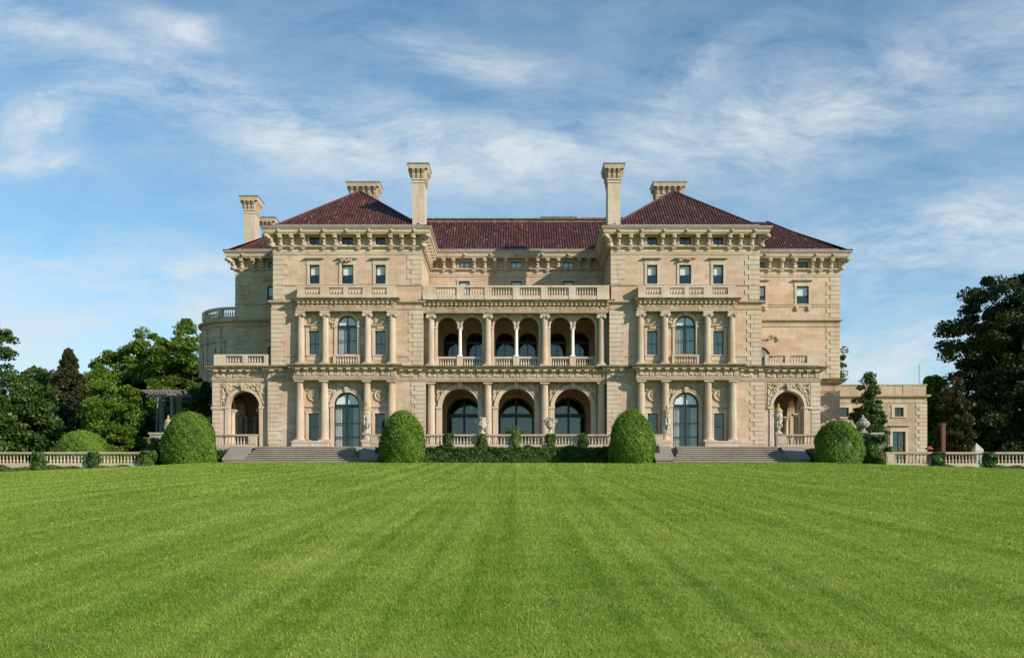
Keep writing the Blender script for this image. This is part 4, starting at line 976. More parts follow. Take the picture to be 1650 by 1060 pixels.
# ---- roofs
def fz(v): return 26.48+(0.25*v if v < 1.0 else 0.25+(v-1.0)*0.814)
def slope(ox, oy, ud, vd, poly, seed):
    """tiles on a slope: origin at the eave, ud along the eave, vd inwards; poly in (u,v)"""
    rg = random.Random(seed); mb = MB(); ud = Vector(ud); vd = Vector(vd)
    def W3(u, v, up=0.0): p = ud*u+vd*v; return (ox+p.x, oy+p.y, fz(v)+up)
    # base sheet, split at the kink
    def clip(poly, lo, hi):
        def cl(P, f):
            out = []
            for i in range(len(P)):
                a, c = P[i], P[(i+1) % len(P)]; fa, fc = f(a), f(c)
                if fa >= 0: out.append(a)
                if (fa >= 0) != (fc >= 0): t = fa/(fa-fc); out.append((a[0]+(c[0]-a[0])*t, a[1]+(c[1]-a[1])*t))
            return out
        P = cl(poly, lambda q: q[1]-lo)
        return cl(P, lambda q: hi-q[1]) if P else P
    mb.cur = 0.05
    for lo, hi in ((0, 1.0), (1.0, 50)):
        P = clip(poly, lo, hi)
        if len(P) > 2: mb.add([W3(u, v, -0.02 if lo else -0.02) for u, v in P], [tuple(range(len(P)))])
    us = [q[0] for q in poly]; u = min(us)+.12; pitch = .27; rw = .40
    while u < max(us)-.05:
        cr = []
        for i in range(len(poly)):
            a, c = poly[i], poly[(i+1) % len(poly)]
            if (a[0]-u)*(c[0]-u) < 0: cr.append(a[1]+(c[1]-a[1])*(u-a[0])/(c[0]-a[0]))
        cr.sort()
        for j in range(0, len(cr)-1, 2):
            v = cr[j]
            # the row below the kink ends at 1.0
            while v < cr[j+1]-.03:
                ve = min(v+rw, cr[j+1]); 
                if v < 1.0 < ve: ve = 1.0
                mb.cur = min(1, max(0, rg.gauss(.5, .28)))
                vs = []
                for (vv, up, r) in ((v-.03, .045, .115), (ve, .01, .10)):
                    for (du, dz) in ((-1, 0), (-.62, .78), (.0, 1.0), (.62, .78), (1, 0)): vs.append(W3(u+du*r, vv, up+dz*r*.75))
                mb.add(vs, [(k, k+1, k+6, k+5) for k in range(4)]+[(0, 1, 2, 3, 4)])
                v = ve
        u += pitch
    return mb
H8 = 8.0
def hipcap(mb, pts): mb.cur = .45; mb.tube(pts, .13, 6)
for s in (-1, 1):
    parts = [slope(16*s-8, -1, (1, 0), (0, 1), [(0, 0), (16, 0), (8, 8)], 3)]
    side = [(0, 0), (8.3, 0), (15.2, 6.9), (21, 6.9), (21, 8), (8, 8)]
    parts.append(slope(s*8.0, -1, (0, 1), (s, 0), side, 4)); parts.append(slope(s*24.0, -1, (0, 1), (-s, 0), side, 5))
    mb = MB()
    for p in parts: o_ = len(mb.v); mb.v += p.v; mb.t += p.t; mb.f += [tuple(i+o_ for i in f_) for f_ in p.f]
    for e in (-1, 1): hipcap(mb, [(16*s+e*(8-v), -1+v, fz(v)+.06) for v in (0, 1, 4, 8)])
    hipcap(mb, [(16*s, 7, fz(8)+.06), (16*s, 20, fz(8)+.06)]); mb.cur = .3
    mb.lathe(16*s, 7.0, fz(8), [(.1, 0), (.16, .12), (.08, .25), (0.02, .4)], 8)
    mb.add([(16*s-1.1, 20, fz(6.9)), (16*s+1.1, 20, fz(6.9)), (16*s, 20, fz(8))], [(0, 1, 2)])
    obj('roof', mb, MTILE, HOUSE)
EL, ER = -30.1, 34.5
parts = [slope(-8, 7.3, (1, 0), (0, 1), [(0, 0), (16, 0), (22.9, 6.9), (-6.9, 6.9)], 8),
         slope(EL, 7.3, (1, 0), (0, 1), [(0, 0), (-24-EL, 0), (-24-EL+6.9, 6.9), (6.9, 6.9)], 9),
         slope(24, 7.3, (1, 0), (0, 1), [(0, 0), (ER-24, 0), (ER-24-6.9, 6.9), (-6.9, 6.9)], 10)]
mb = MB()
for p in parts: o_ = len(mb.v); mb.v += p.v; mb.t += p.t; mb.f += [tuple(i+o_ for i in f_) for f_ in p.f]
mb.cur = .4
def quad3(a, b_, c, d): mb.add([a, b_, c, d], [(0, 1, 2, 3)])
zt = fz(6.9)
quad3((EL, 7.3, 26.5), (EL, 41, 26.5), (EL+6.9, 34.1, zt), (EL+6.9, 14.2, zt)); quad3((ER, 7.3, 26.5), (ER, 41, 26.5), (ER-6.9, 34.1, zt), (ER-6.9, 14.2, zt)); quad3((EL, 41, 26.5), (ER, 41, 26.5), (ER-6.9, 34.1, zt), (EL+6.9, 34.1, zt))
hipcap(mb, [(ER-v, 7.3+v, fz(v)+.06) for v in (0, 1, 4, 6.9)]); hipcap(mb, [(EL+v, 7.3+v, fz(v)+.06) for v in (0, 1, 4, 6.9)])
obj('main_roof', mb, MTILE, HOUSE)
g = MB(); g.box(EL+6.95, ER-6.95, 14.25, 34.0, zt-.3, zt-.02); g.box(EL+7.6, 24.8, 14.2, 34.1, zt-.1, zt+.32); g.box(EL+7.5, 24.9, 14.05, 34.2, zt+.32, zt+.44)
g.box(2.8, 6.6, 15.0, 17, zt+.44, zt+.75); g.box(2.65, 6.75, 14.9, 17.1, zt+.75, zt+.88); g.box(7.2, 12.5, 15.5, 17, zt+.44, zt+.95)
obj('roof_curb', g, MDECK, HOUSE)
# ---- chimneys
def chimney(x, y, w, d, z0, z1):
    g = MB(); h = z1-1.65
    g.box(x-w/2, x+w/2, y-d/2, y+d/2, z0, h); g.box(x-w/2-.06, x+w/2+.06, y-d/2-.06, y+d/2+.06, h, h+.14)
    g.box(x-w/2-.02, x+w/2+.02, y-d/2-.02, y+d/2+.02, h+.14, h+.28); g.box(x-w/2-.1, x+w/2+.1, y-d/2-.1, y+d/2+.1, h+.28, h+.4)
    g.box(x-w/2-.0, x+w/2+.0, y-d/2, y+d/2, h+.4, h+1.3)
    c = obj('chimney', g, MT, HOUSE)
    g = MB(); o = .42
    g.taper(x-w/2-.32, x+w/2+.32, y-d/2-.32, y+d/2+.32, h+1.3, x-w/2-o, x+w/2+o, y-d/2-o, y+d/2+o, h+1.66); obj('cap', g, MT, c)
    g = MB(); g.box(x-w/2-o-.04, x+w/2+o+.04, y-d/2-o-.04, y+d/2+o+.04, h+1.66, h+1.76); obj('capping_slab', g, MCAP, c)
    n = max(2, round(w/.62)); g = MB(); pr = [(0, 0), (.1, 0), (.2, .3), (.16, .45), (.42, .8), (.42, .9), (0, .9)]
    def cor(px_, py_, ax, sg):
        vs = []
        for t in (-.13, .13):
            for dd, zz in pr: vs.append((px_+t, py_+sg*dd, h+.4+zz) if ax == 'y' else (px_+sg*dd, py_+t, h+.4+zz))
        k = len(pr); g.add(vs, [(i, (i+1) % k, k+(i+1) % k, k+i) for i in range(k)]+[tuple(range(k)), tuple(range(2*k-1, k-1, -1))])
    for i in range(n+1):
        xx = x-w/2+.14+(w-.28)*i/n; cor(xx, y-d/2, 'y', -1); cor(xx, y+d/2, 'y', 1)
    m_ = max(2, round(d/.62))
    for i in range(m_+1):
        yy = y-d/2+.14+(d-.28)*i/m_; cor(x-w/2, yy, 'x', -1); cor(x+w/2, yy, 'x', 1)
    obj('corbels', g, MREL, c)
for s in (-1, 1):
    chimney(s*9.3, 1.25, 1.18, 1.9, 26.4, 32.65); chimney(s*16.5, 13.0, 2.75, 1.5, 30.5, 35.1)
chimney(-28.35, 11.5, 1.15, 1.7, 26.4, 33.05); chimney(-28.5, 19.0, 1.15, 1.4, 26.4, 33.2)

# ------------------------------------------------------------------ terrace, steps
g = MB(); TZ = 5.5; TY = -6.3
g.box(-12.75, 12.75, TY, 0.8, 3.0, TZ-.01); 
for s in (-1, 1):
    x0, x1 = sorted((s*12.75, s*24.0)); g.box(x0, x1, -6.0, 0.8, 3.0, TZ)
    x0, x1 = sorted((s*24.0, s*32.3)); g.box(x0, x1, TY, 8.3, 2.0, TZ-.01)
o = obj('terrace', g, MGREY); o['kind'] = 'structure'
for s in (-1, 1):
    t = thing('stone_steps', 'wide flight of grey stone steps up to the %s pavilion door' % ('left' if s < 0 else 'right'), 'steps', (18.4*s, -6, 4), 'flights of steps up from the lawn')
    g = MB(); gr_ = MB(); n = 8; rise = (TZ-3.85)/n
    for i in range(n):
        k = i/(n-1); yf = -9.4+i*.42; x0 = 12.75+.85*min(1, k*1.5)+.45; x1 = 24.6-1.8*min(1, k*1.3)
        a, b_ = sorted((s*x0, s*x1)); zt_ = 3.85+rise*(i+1)
        gr_.box(a+.02, b_-.02, yf, -6.001, zt_-rise-.02 if i else 3.2, zt_-.085)
        g.box(a-.01, b_+.01, yf-.075, yf+.41 if i < n-1 else -5.95, zt_-.085, zt_)
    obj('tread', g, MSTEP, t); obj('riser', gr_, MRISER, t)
    for (xa, xb) in ((11.9, 13.4), (23.3, 25.0)):
        g = MB(); a, b_ = sorted((s*xa, s*xb))
        g.add([(a, -6.4, 3.3), (b_, -6.4, 3.3), (b_, -8.9, 3.3), (a, -8.9, 3.3), (a, -6.4, 5.35), (b_, -6.4, 5.35), (b_, -8.9, 4.15), (a, -8.9, 4.15)], [(0, 1, 2, 3), (4, 5, 6, 7), (0, 1, 5, 4), (1, 2, 6, 5), (2, 3, 7, 6), (3, 0, 4, 7)])
        g.add([(a-.07, -6.3, 5.36), (b_+.07, -6.3, 5.36), (b_+.07, -9.0, 4.14), (a-.07, -9.0, 4.14), (a-.07, -6.3, 5.52), (b_+.07, -6.3, 5.52), (b_+.07, -9.0, 4.3), (a-.07, -9.0, 4.3)], [(0, 1, 2, 3), (4, 5, 6, 7), (0, 1, 5, 4), (1, 2, 6, 5), (2, 3, 7, 6), (3, 0, 4, 7)])
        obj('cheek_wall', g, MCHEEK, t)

def rail(name, label, pA, z0, h, bays, y, group=None, pier_w=.55, nb=7, cat='balustrade', step=None):
    """free-standing balustrade along x: bays = list of (x0,x1) baluster runs; piers between"""
    x0, x1 = pA; t = thing(name, label, cat, ((x0+x1)/2, y, z0), group)
    g = MB(); g.box(x0, x1, y-.22, y+.22, z0, z0+.24); g.box(x0, x1, y-.17, y+.17, z0+.24, z0+.30); obj('plinth', g, MGT, t)
    g = MB(); g.box(x0-.04, x1+.04, y-.2, y+.2, z0+h-.17, z0+h-.1); g.box(x0-.08, x1+.08, y-.25, y+.25, z0+h-.1, z0+h); obj('rail', g, MGT, t)
    px_ = [x0]+[q for b_ in bays for q in b_]+[x1]
    for i in range(0, len(px_), 2):
        if px_[i+1]-px_[i] > .05:
            g = MB(); a, c = px_[i], px_[i+1]; g.box(a, c, y-.2, y+.2, z0+.30, z0+h-.171)
            if c-a > .3: g.box(a+.1, c-.1, y-.225, y-.2, z0+.38, z0+h-.26)
            obj('pier', g, MGT, t)
    for (a, c) in bays:
        n = max(1, round((c-a)/.285))
        for i in range(n): place('tbal%.2f' % h, 'baluster', bal_double(h-.47, .088), MGT, t, (a+(c-a)*(i+.5)/n, y, z0+.30), smooth=True)
    return t
MGT = stone('balustrade_stone', (0.47, 0.40, 0.31), (0.40, 0.32, 0.23), (0.20, 0.17, 0.13), grime=0.6, joints=False)
yb = -6.1
cb = []
pc = [PX(p, yb) for p in (723, 777, 832, 887, 940)]
xsn = [-12.7]+pc+[12.7]
for i in range(6): cb.append((xsn[i]+(.35 if i else .5), xsn[i+1]-(.35 if i < 5 else .5)))
rail('terrace_balustrade', 'long stone balustrade with ivy on its piers in front of the central arcade', (-12.9, 12.9), 5.38, 1.2, cb, yb)
rail('terrace_balustrade', 'short stone balustrade in front of the left porch', (-31.6, -22.9), 5.38, 1.2, [(-31.0, -27.5), (-26.9, -23.6)], yb)
rail('terrace_balustrade', 'short stone balustrade in front of the right porch, right of the steps', (22.9, 31.6), 5.38, 1.2, [(23.8, 27.3), (27.9, 31.0)], yb)
ysd = -12.0; zb_ = 3.42
for s, lab in ((-1, 'low stone garden balustrade running to the left edge past the domed bush'), (1, 'low stone garden balustrade running to the right edge beneath the large dark tree')):
    xa = PX(240, ysd) if s < 0 else PX(1425, ysd); b_ = []; e = 60.0
    P = [abs(PX(p, ysd)) for p in ((232, 153, 66) if s < 0 else (1433, 1509, 1593))]; sp = P[1]-P[0]
    while P[-1] < 58: P.append(P[-1]+sp*1.1)
    for i in range(len(P)-1):
        lo, hi = P[i]+.35, P[i+1]-.35; b_.append((s*lo, s*hi) if s > 0 else (s*hi, s*lo))
    if s < 0: b_ = b_[::-1]
    ends = (s*(P[0]-.3), s*(P[-1]+.2)); rail('garden_balustrade', lab, tuple(sorted(ends)), zb_, 1.24, b_, ysd)
    g = MB(); g.box(*sorted(ends), ysd-.3, ysd+.3, 0.5, zb_-.003); o = obj('garden_wall', g, MGREY); tag(o, 'low %s footing wall hidden by ivy under the garden balustrade' % ('left' if s < 0 else 'right'), 'wall', 'footing walls')
# terrace corners
for s in (-1, 1):
    g = MB(); x0, x1 = sorted((s*30.9, s*31.9)); g.box(x0, x1, -7.2, -5.4, 2.5, 6.5); g.box(x0-.1, x1+.1, -7.3, -5.3, 6.5, 6.66)
    o = obj('corner_pier', g, MGREY); tag(o, 'stone pier ending the terrace at its far %s corner, wrapped in ivy' % ('left' if s < 0 else 'right'), 'pier', 'terrace corner piers')

# ------------------------------------------------------------------ urns
def tall_urn(x, y, z, h, label, group):
    t = thing('tall_urn', label, 'urn', (x, y, z), group); k = h/3.0; g = MB()
    g.box(x-.36*k, x+.36*k, y-.36*k, y+.36*k, z, z+.12*k)
    g.lathe(x, y, z, [(r*k, q*k) for r, q in ((.34, .12), (.33, .2), (.18, .32), (.14, .45), (.2, .5), (.26, .6), (.3, .9), (.34, 1.3), (.38, 1.75), (.42, 1.95), (.36, 2.0), (.36, 2.1), (.44, 2.14), (.44, 2.2))], 20, .03)
    obj('body', g, MURN, t, smooth=True); g = MB(); rg = random.Random(int(x*10))
    for i in range(26):
        a = i*2*math.pi/9; zz = .75+1.1*rg.random(); rr = (.3+.08*zz/2)*k
        g.ball((x+rr*math.cos(a), y+rr*math.sin(a), z+zz*k), .085*k, .085*k, .2*k, 6, 5)
    obj('carved_figures', g, MURN, t, smooth=True)
    g = MB(); g.lathe(x, y, z, [(r*k, q*k) for r, q in ((.40, 2.2), (.36, 2.35), (.24, 2.5), (.14, 2.56), (.1, 2.62), (.13, 2.7), (.11, 2.82), (.03, 3.0))], 16); obj('lid', g, MLICH, t, smooth=True)
def ram_urn(x, y, z, label, group):
    t = thing('handled_urn', label, 'urn', (x, y, z), group); g = MB(); g.box(x-.3, x+.3, y-.3, y+.3, z, z+.1)
    g.lathe(x, y, z, [(.28, .1), (.24, .18), (.12, .26), (.11, .42), (.16, .46), (.3, .56), (.38, .74), (.4, .9), (.33, 1.02), (.29, 1.1), (.3, 1.25), (.4, 1.4), (.43, 1.44), (.36, 1.46), (.25, 1.3)], 20, .03)
    obj('body', g, MURN, t, smooth=True)
    for q in (-1, 1):
        g = MB(); g.ball((x+q*.43, y, z+1.1), .12, .1, .13, 8, 6); g.tube([(x+q*.4, y, z+1.2), (x+q*.52, y-.03, z+1.3), (x+q*.58, y-.05, z+1.15), (x+q*.5, y-.08, z+1.02)], .05, 6); g.tube([(x+q*.35, y, z+.75), (x+q*.46, y, z+.95), (x+q*.43, y, z+1.1)], .05, 6)
        obj('handle', g, MURN, t, smooth=True)
    g = MB()
    for i in range(14): g.ball((x+random.uniform(-.28, .28), y-.28-random.random()*.1, z+random.uniform(.7, 1.45)), .1, .07, .09, 6, 5)
    obj('carved_garland', g, MURN, t, smooth=True)
def gourd_urn(x, y, z, w, h, label, group):
    t = thing('gadrooned_urn', label, 'urn', (x, y, z), group); g = MB(); g.box(x-.28*w, x+.28*w, y-.28*w, y+.28*w, z, z+.08*h)
    g.lathe(x, y, z, [(r*w, q*h) for r, q in ((.27, .08), (.22, .14), (.15, .2), (.18, .26), (.38, .33), (.5, .44), (.5, .54), (.4, .64), (.26, .7))], 28, .09); obj('body', g, MURNS, t, smooth=True)
    g = MB(); g.lathe(x, y, z, [(r*w, q*h) for r, q in ((.28, .7), (.3, .73), (.24, .78), (.12, .83), (.08, .87), (.1, .92), (.02, 1.0))], 16); obj('lid', g, MURNS, t, smooth=True)
GU = 'tall carved urns beside the steps'
tall_urn(PX(591, yb), yb, 6.58, 2.95, 'tall pale carved urn with yellow lichened lid, right of the left steps', GU)
tall_urn(PX(1075, yb), yb, 6.58, 2.6, 'tall grey carved urn left of the right-hand door and steps, half behind a rounded bush', GU)
tall_urn(PX(1254, yb), yb, 6.58, 2.75, 'tall carved urn in front of the right porch arch', GU)
tall_urn(PX(271, yb), yb, 5.9, 2.4, 'pale carved urn behind the leftmost rounded bush, before the pergola', GU)
ram_urn(PX(777, yb), yb, 6.58, 'pale urn with ram head handles on the balustrade left of the middle arch', 'handled urns on the terrace balustrade')
ram_urn(PX(887, yb), yb, 6.58, 'pale urn with ram head handles on the balustrade right of the middle arch', 'handled urns on the terrace balustrade')
gourd_urn(PX(1389.5, yb), yb-.1, 6.67, 1.2, 1.65, 'large squat gadrooned stone urn on the right corner pier', 'squat urns')
gourd_urn(PX(1372, -1), -1, 6.9, .85, 1.5, 'smaller squat gadrooned stone urn just left of the larger one, above the rightmost rounded bush', 'squat urns')
g = MB(); x_ = PX(1372, -1); g.box(x_-.45, x_+.45, -1.45, -.55, 5.4, 6.75); g.box(x_-.52, x_+.52, -1.52, -.48, 6.75, 6.9); tag(obj('pedestal', g, MGREY), 'stone pedestal under the smaller squat urn', 'pedestal')
for px_, w_ in ((591, .5), (1075, .5), (1254, .5)):
    pass

# ------------------------------------------------------------------ service wing
SW = thing('service_wing', 'low flat-roofed limestone service wing at the right of the mansion', 'building', (40.5, 20, 5.5))
y = 20.0; x1 = PX(1493, y); x0 = 33.5
dcx = PX(1448.5, y); w2 = PX(1360, y)
g = MB(); g.slab(rect(x0, x1, 4.0, 13.0), [rect(dcx-.75, dcx+.75, 4.4, 9.0), rect(dcx-.52, dcx+.52, 10.75, 11.8), rect(w2-.55, w2+.55, 10.7, 12.0-.2)], y, y+.5)
g.box(x1-.5, x1, y+.5, 36, 4, 13.0); g.box(x0, x1, 35.5, 36, 4, 13.0) if False else None
g.box(x0, x1-.001, y+.5, 36, 12.6, 12.95); g.box(x0+.1, x1-.6, y+4, y+4.2, 4, 12.6)
obj('wall', g, stone('service_wing_limestone', (0.42, 0.335, 0.26), (0.37, 0.265, 0.185), (0.16, 0.135, 0.11), grime=0.6), SW)
g = MB(); g.sweep([(x0, y), (x1, y), (x1, 36)], [(0, 12.3), (.06, 12.32), (.06, 12.5), (.012, 12.52), (.012, 12.9), (.12, 12.95), (.35, 13.05), (.4, 13.2), (.4, 13.26), (0, 13.3)])
g.sweep([(x0, y+.05), (x1-.05, y+.05), (x1-.05, 36)], [(0.02, 13.28), (.02, 14.35), (.1, 14.37), (.12, 14.5), (-.3, 14.52), (-.3, 13.3)])
for px_ in (1420, 1462): xx = PX(px_, y); g.box(xx-.5, xx+.5, y-.02, y+.049, 13.3, 14.36)
obj('parapet', g, MCOR, SW)
g = MB(); n = 18
for i in range(n):
    l = 1.25 if i % 2 else .85; zz = 4.5+i*.43; g.box(x1-l, x1+.05, y-.05, y+.02, zz+.02, zz+.41); g.box(x1-.02, x1+.049, y+.021, y+l, zz+.02, zz+.41)
obj('quoins', g, MT, SW)
window(dcx, 4.4, 9.0, .75, y+.25, rows=(0.35, .66), mull=True, fw=.08, parent=SW, nm='door', surround=sur_rect(dcx, .75, 4.4, 9.0, y, hood=9.75, wdt=.3))
window(dcx, 10.75, 11.8, .52, y+.25, rows=(), mull=True, parent=SW, surround=sur_rect(dcx, .52, 10.75, 11.8, y, wdt=.35))
window(w2, 10.7, 11.8, .55, y+.25, rows=(), parent=SW, surround=sur_rect(w2, .55, 10.7, 11.8, y, wdt=.2))
g = MB(); xx = PX(1481, 24); g.tube([(xx, 24, 13), (xx, 24, PZ(588, 24))], .03, 6); g.tube([(xx, 24, 13.0), (xx, 24, 13.6)], .07, 6)
tag(obj('antenna', g, MIRON), 'thin whip antenna standing on the service wing roof', 'antenna')

# ------------------------------------------------------------------ pergola
yp = 7.0
PG = thing('pergola', 'shaded pergola with grey columns and weathered timber beams left of the mansion', 'pergola', (PX(275, yp), yp, 4))
for px_, yy in ((261, yp), (289.5, yp), (261, yp+4), (289.5, yp+4), (318, yp), (318, yp+4)):
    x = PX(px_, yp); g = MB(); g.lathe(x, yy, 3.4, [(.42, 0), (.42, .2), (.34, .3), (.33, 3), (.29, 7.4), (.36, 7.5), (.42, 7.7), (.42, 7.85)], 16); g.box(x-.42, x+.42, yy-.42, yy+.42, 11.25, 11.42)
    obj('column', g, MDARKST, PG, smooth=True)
g = MB()
for yy in (yp, yp+4): g = MB(); g.box(PX(236, yp), PX(345, yp), yy-.14, yy+.14, 11.42, 11.72); obj('beam', g, MWOOD, PG)
x = PX(242, yp)
while x < PX(345, yp):
    g = MB(); dz = random.uniform(-.05, .05); g.box(x-.07, x+.07, yp-1.3, yp+5.3, 11.722+dz*0, 11.95); g.taper(x-.07, x+.07, yp-1.7, yp-1.3, 11.85, x-.07, x+.07, yp-1.55, yp-1.3, 11.95); obj('rafter', g, MWOOD, PG); x += .62
for j in range(9):
    g = MB(); x = PX(236, yp); yy = yp-1.1+j*.75; g.box(x-.3+random.random()*.3, PX(345, yp), yy-.05, yy+.05, 11.953, 12.06); obj('batten', g, MWOOD, PG)
g = MB(); g.tube([(PX(250, 6), 6, 4), (PX(254, 6), 6, PZ(640, 6))], .07, 6); tag(obj('pole', g, MCOPPER), 'thin blue-green pole leaning at the left end of the pergola', 'pole')
g = MB(); g.tube([(PX(277, 5.5), 5.5, 4), (PX(277, 5.5), 5.5, PZ(636, 5.5))], [.2, .18], 12); g.box(PX(277, 5.5)-.4, PX(277, 5.5)+.4, 5.1, 5.9, PZ(638, 5.5), PZ(634, 5.5))
tag(obj('green_post', g, MCOPPER), 'pale green post between the two grey pergola columns', 'post')

# ------------------------------------------------------------------ planting
def add_leaves(name, VFT, m, parent, origin):
    me = npmesh(name, *VFT, m, off=origin); o = bpy.data.objects.new(name, me); link(o, parent, origin); return o
def topiary(px0, px1, ytop, ybot, y, label, lean=0.0, squat=False, group='clipped rounded bushes at the lawn edge', seed=1):
    xa, xb = PX(px0, y), PX(px1, y); cx = (xa+xb)/2; rad = (xb-xa)/2; zt_ = PZ(ytop, y); zb = PZ(ybot, y)-.25; H = zt_-zb
    n = int(21000*rad*H/7); t = NR.uniform(0, 1, n)**(0.85); a = NR.uniform(0, 2*math.pi, n)
    def prof(t):
        if squat: return np.sqrt(np.clip(1-t**1.7, 0, 1))
        return np.where(t < .28, .86+.14*np.sin(t/.28*math.pi/2), np.sqrt(np.clip(1-((t-.28)/.72)**2.15, 0, 1)))
    r = rad*prof(t); lump = 1+.05*np.sin(a*3+t*6+seed*1.7)+.03*np.sin(a*7-t*13+seed*2)+.022*np.sin(a*2+t*4+seed*3)+.012*np.sin(a*17+t*31)
    depth = NR.uniform(0, 1, n)**2*.16
    P = np.stack([cx+(r*lump-depth)*np.cos(a)+lean*t, y+(r*lump-depth)*np.sin(a), zb+t*H*(1+.01*np.sin(a*4))], 1)
    nr = np.stack([np.cos(a), np.sin(a), np.clip((t-.3)*2.0, -.2, 2)], 1)
    tv = .5+.2*np.sin(a*7+t*13)*np.sin(t*9+a*2+seed)+.22*np.sin(a*29+seed)*np.sin(t*38+a*9)
    V, F, T = leaves(P, .062, unit(nr), .8, tv)
    # stray shoots breaking the outline
    k = n//9; i = NR.integers(0, n, k); P2 = P[i]+unit(nr[i])*NR.exponential(.07, k)[:, None]
    L2 = leaves(P2, .05, None)
    # inner body so that nothing shows through
    mb = MB(); mb.cur = 0.0; mb.lathe(cx, y, zb, [(float(rad*prof(np.array(q)))*.93, q*H*.97) for q in (0, .1, .2, .3, .45, .6, .72, .82, .9, .96, .99)], 24)
    bv = np.array(mb.v); bf = np.array([f_ for f_ in mb.f if len(f_) == 4]); bt = np.zeros(len(bv))
    o = add_leaves('clipped_bush', join([(V, F, T), L2, (bv, bf, bt)]), LF_TOPI, None, (cx, y, zb))
    tag(o, label, 'bush', group)
topiary(262, 348, 664, 750, -10.6, 'leftmost rounded clipped bush, below the left porch', seed=1)
topiary(613, 684, 662, 745, -10.6, 'egg-shaped clipped bush right of the left steps', seed=2)
topiary(981, 1055, 661, 745, -10.6, 'egg-shaped clipped bush left of the right steps', seed=3)
topiary(1313, 1389, 677, 748, -10.6, 'rightmost rounded clipped bush, darker and squatter, below the squat urns', seed=4)
topiary(83, 181, 694, 742, -6.0, 'low dome-shaped clipped bush behind the left garden balustrade', squat=True, group=None, seed=5)

def ivy_patch(mbparts, x0, x1, y, z0, z1, thick=.22, size=.09, dens=170, fn=None):
    n = int((x1-x0)*(z1-z0)*dens)+10; x = NR.uniform(x0, x1, n); z = z0+(z1-z0)*NR.uniform(0, 1, n); 
    lump = .5+.5*np.sin(x*2.3)*np.sin(z*4+x*1.1); yy = y-thick*(.35+.65*lump)*NR.uniform(.3, 1, n)
    if fn is not None: k = fn(x, z); x, z, yy = x[k], z[k], yy[k]; n = len(x)
    P = np.stack([x, yy, z], 1); nn = np.tile(np.array([[0, -1, .35]]), (n, 1)); mbparts.append(leaves(P, size, nn, .8, .4+.3*np.sin(x*5)*np.sin(z*7)))
def ivy_clump(parts, x, y, z0, z1, rx, ry, n, size=.09, seed=0):
    t = NR.uniform(0, 1, n); a = NR.uniform(0, 2*math.pi, n); rr = (1+.22*np.sin(t*9+a*2+seed))*NR.uniform(.75, 1.05, n)
    P = np.stack([x+rx*rr*np.cos(a), y+ry*rr*np.sin(a), z0+(z1-z0)*t], 1); nn = np.stack([np.cos(a), np.sin(a), .3+0*a], 1); parts.append(leaves(P, size, nn, .8))
def body(parts, x0, x1, y0, y1, z0, z1):
    mb = MB(); mb.box(x0, x1, y0, y1, z0, z1); parts.append((np.array(mb.v), np.array(mb.f), np.zeros(8)))
# ivy bank below the central terrace
P = []; body(P, -12.0, 12.2, -7.6, TY, 3.5, 5.15); ivy_patch(P, -12.2, 12.4, -7.55, 3.65, 5.35, .35, .085, 420)
n = 9000; x = NR.uniform(-12.2, 12.4, n); yy = NR.uniform(-7.9, -6.3, n); zz = 5.2+.16*np.sin(x*1.7)+.1*np.sin(x*5+yy*3)+NR.uniform(-.1, .12, n)
P.append(leaves(np.stack([x, yy, zz], 1), .085, np.tile(np.array([[0, -.4, 1.0]]), (n, 1)), .8))
o = add_leaves('ivy_bank', join(P), LF_IVY, None, (0, -7, 4)); tag(o, 'dark ivy bank covering the wall below the central balustrade', 'ivy')
labs = {723: 'ivy climbing the balustrade pier left of the left handled urn', 777: 'dark ivy on the pier under the left handled urn', 887: 'dark ivy on the pier under the right handled urn', 940: 'ivy climbing the balustrade pier right of the right handled urn'}
for px_ in labs:
    P = []; x = PX(px_, yb); ivy_clump(P, x, yb-.15, 5.1, 6.62, .42, .38, 1500, .08, px_); o = add_leaves('ivy_clump', join(P), LF_IVY, None, (x, yb, 5.1)); tag(o, labs[px_], 'ivy', 'ivy on the terrace piers')
P = []; x = PX(832, yb); ivy_clump(P, x, yb-.2, 5.0, 6.7, .36, .34, 1500, .08, 1); ivy_clump(P, x+.1, yb-.2, 6.6, 7.3, .15, .15, 140, .07, 2)
o = add_leaves('ivy_clump', join(P), LF_IVYL, None, (x, yb, 5.1)); tag(o, 'pale yellow-green climber on the middle balustrade pier', 'ivy', 'ivy on the terrace piers')
for (px_, h, lab) in ((744, .35, 'small leafy plant showing above the rail before the left arch'), (822, .85, 'leafy young shrub showing above the rail before the middle arch'), (842, .5, 'lower leafy shrub right beside the taller one before the middle arch')):
    x = PX(px_, -5); n = 420; P = [leaves(np.stack([x+NR.normal(0, .3, n), -5+NR.normal(0, .25, n), 6.3+h*.5+NR.normal(0, h*.35, n)], 1), .09)]
    mb_ = MB(); mb_.cur = .2
    for j in range(7): a_ = j*.9; mb_.tube([(x, -5, 5.45), (x+.12*math.cos(a_), -5+.12*math.sin(a_), 6.2), (x+.4*math.cos(a_), -5+.3*math.sin(a_), 6.3+h*.9)], .015, 4)
    mf = np.array([f_ for f_ in mb_.f if len(f_) == 4]); P.append((np.array(mb_.v), mf, np.full(len(mb_.v), .2)))
    x2 = add_leaves('leafy_plant', join(P), LF_MID, None, (x, -5, 5.5)); tag(x2, lab, 'plant', 'plants behind the rail')
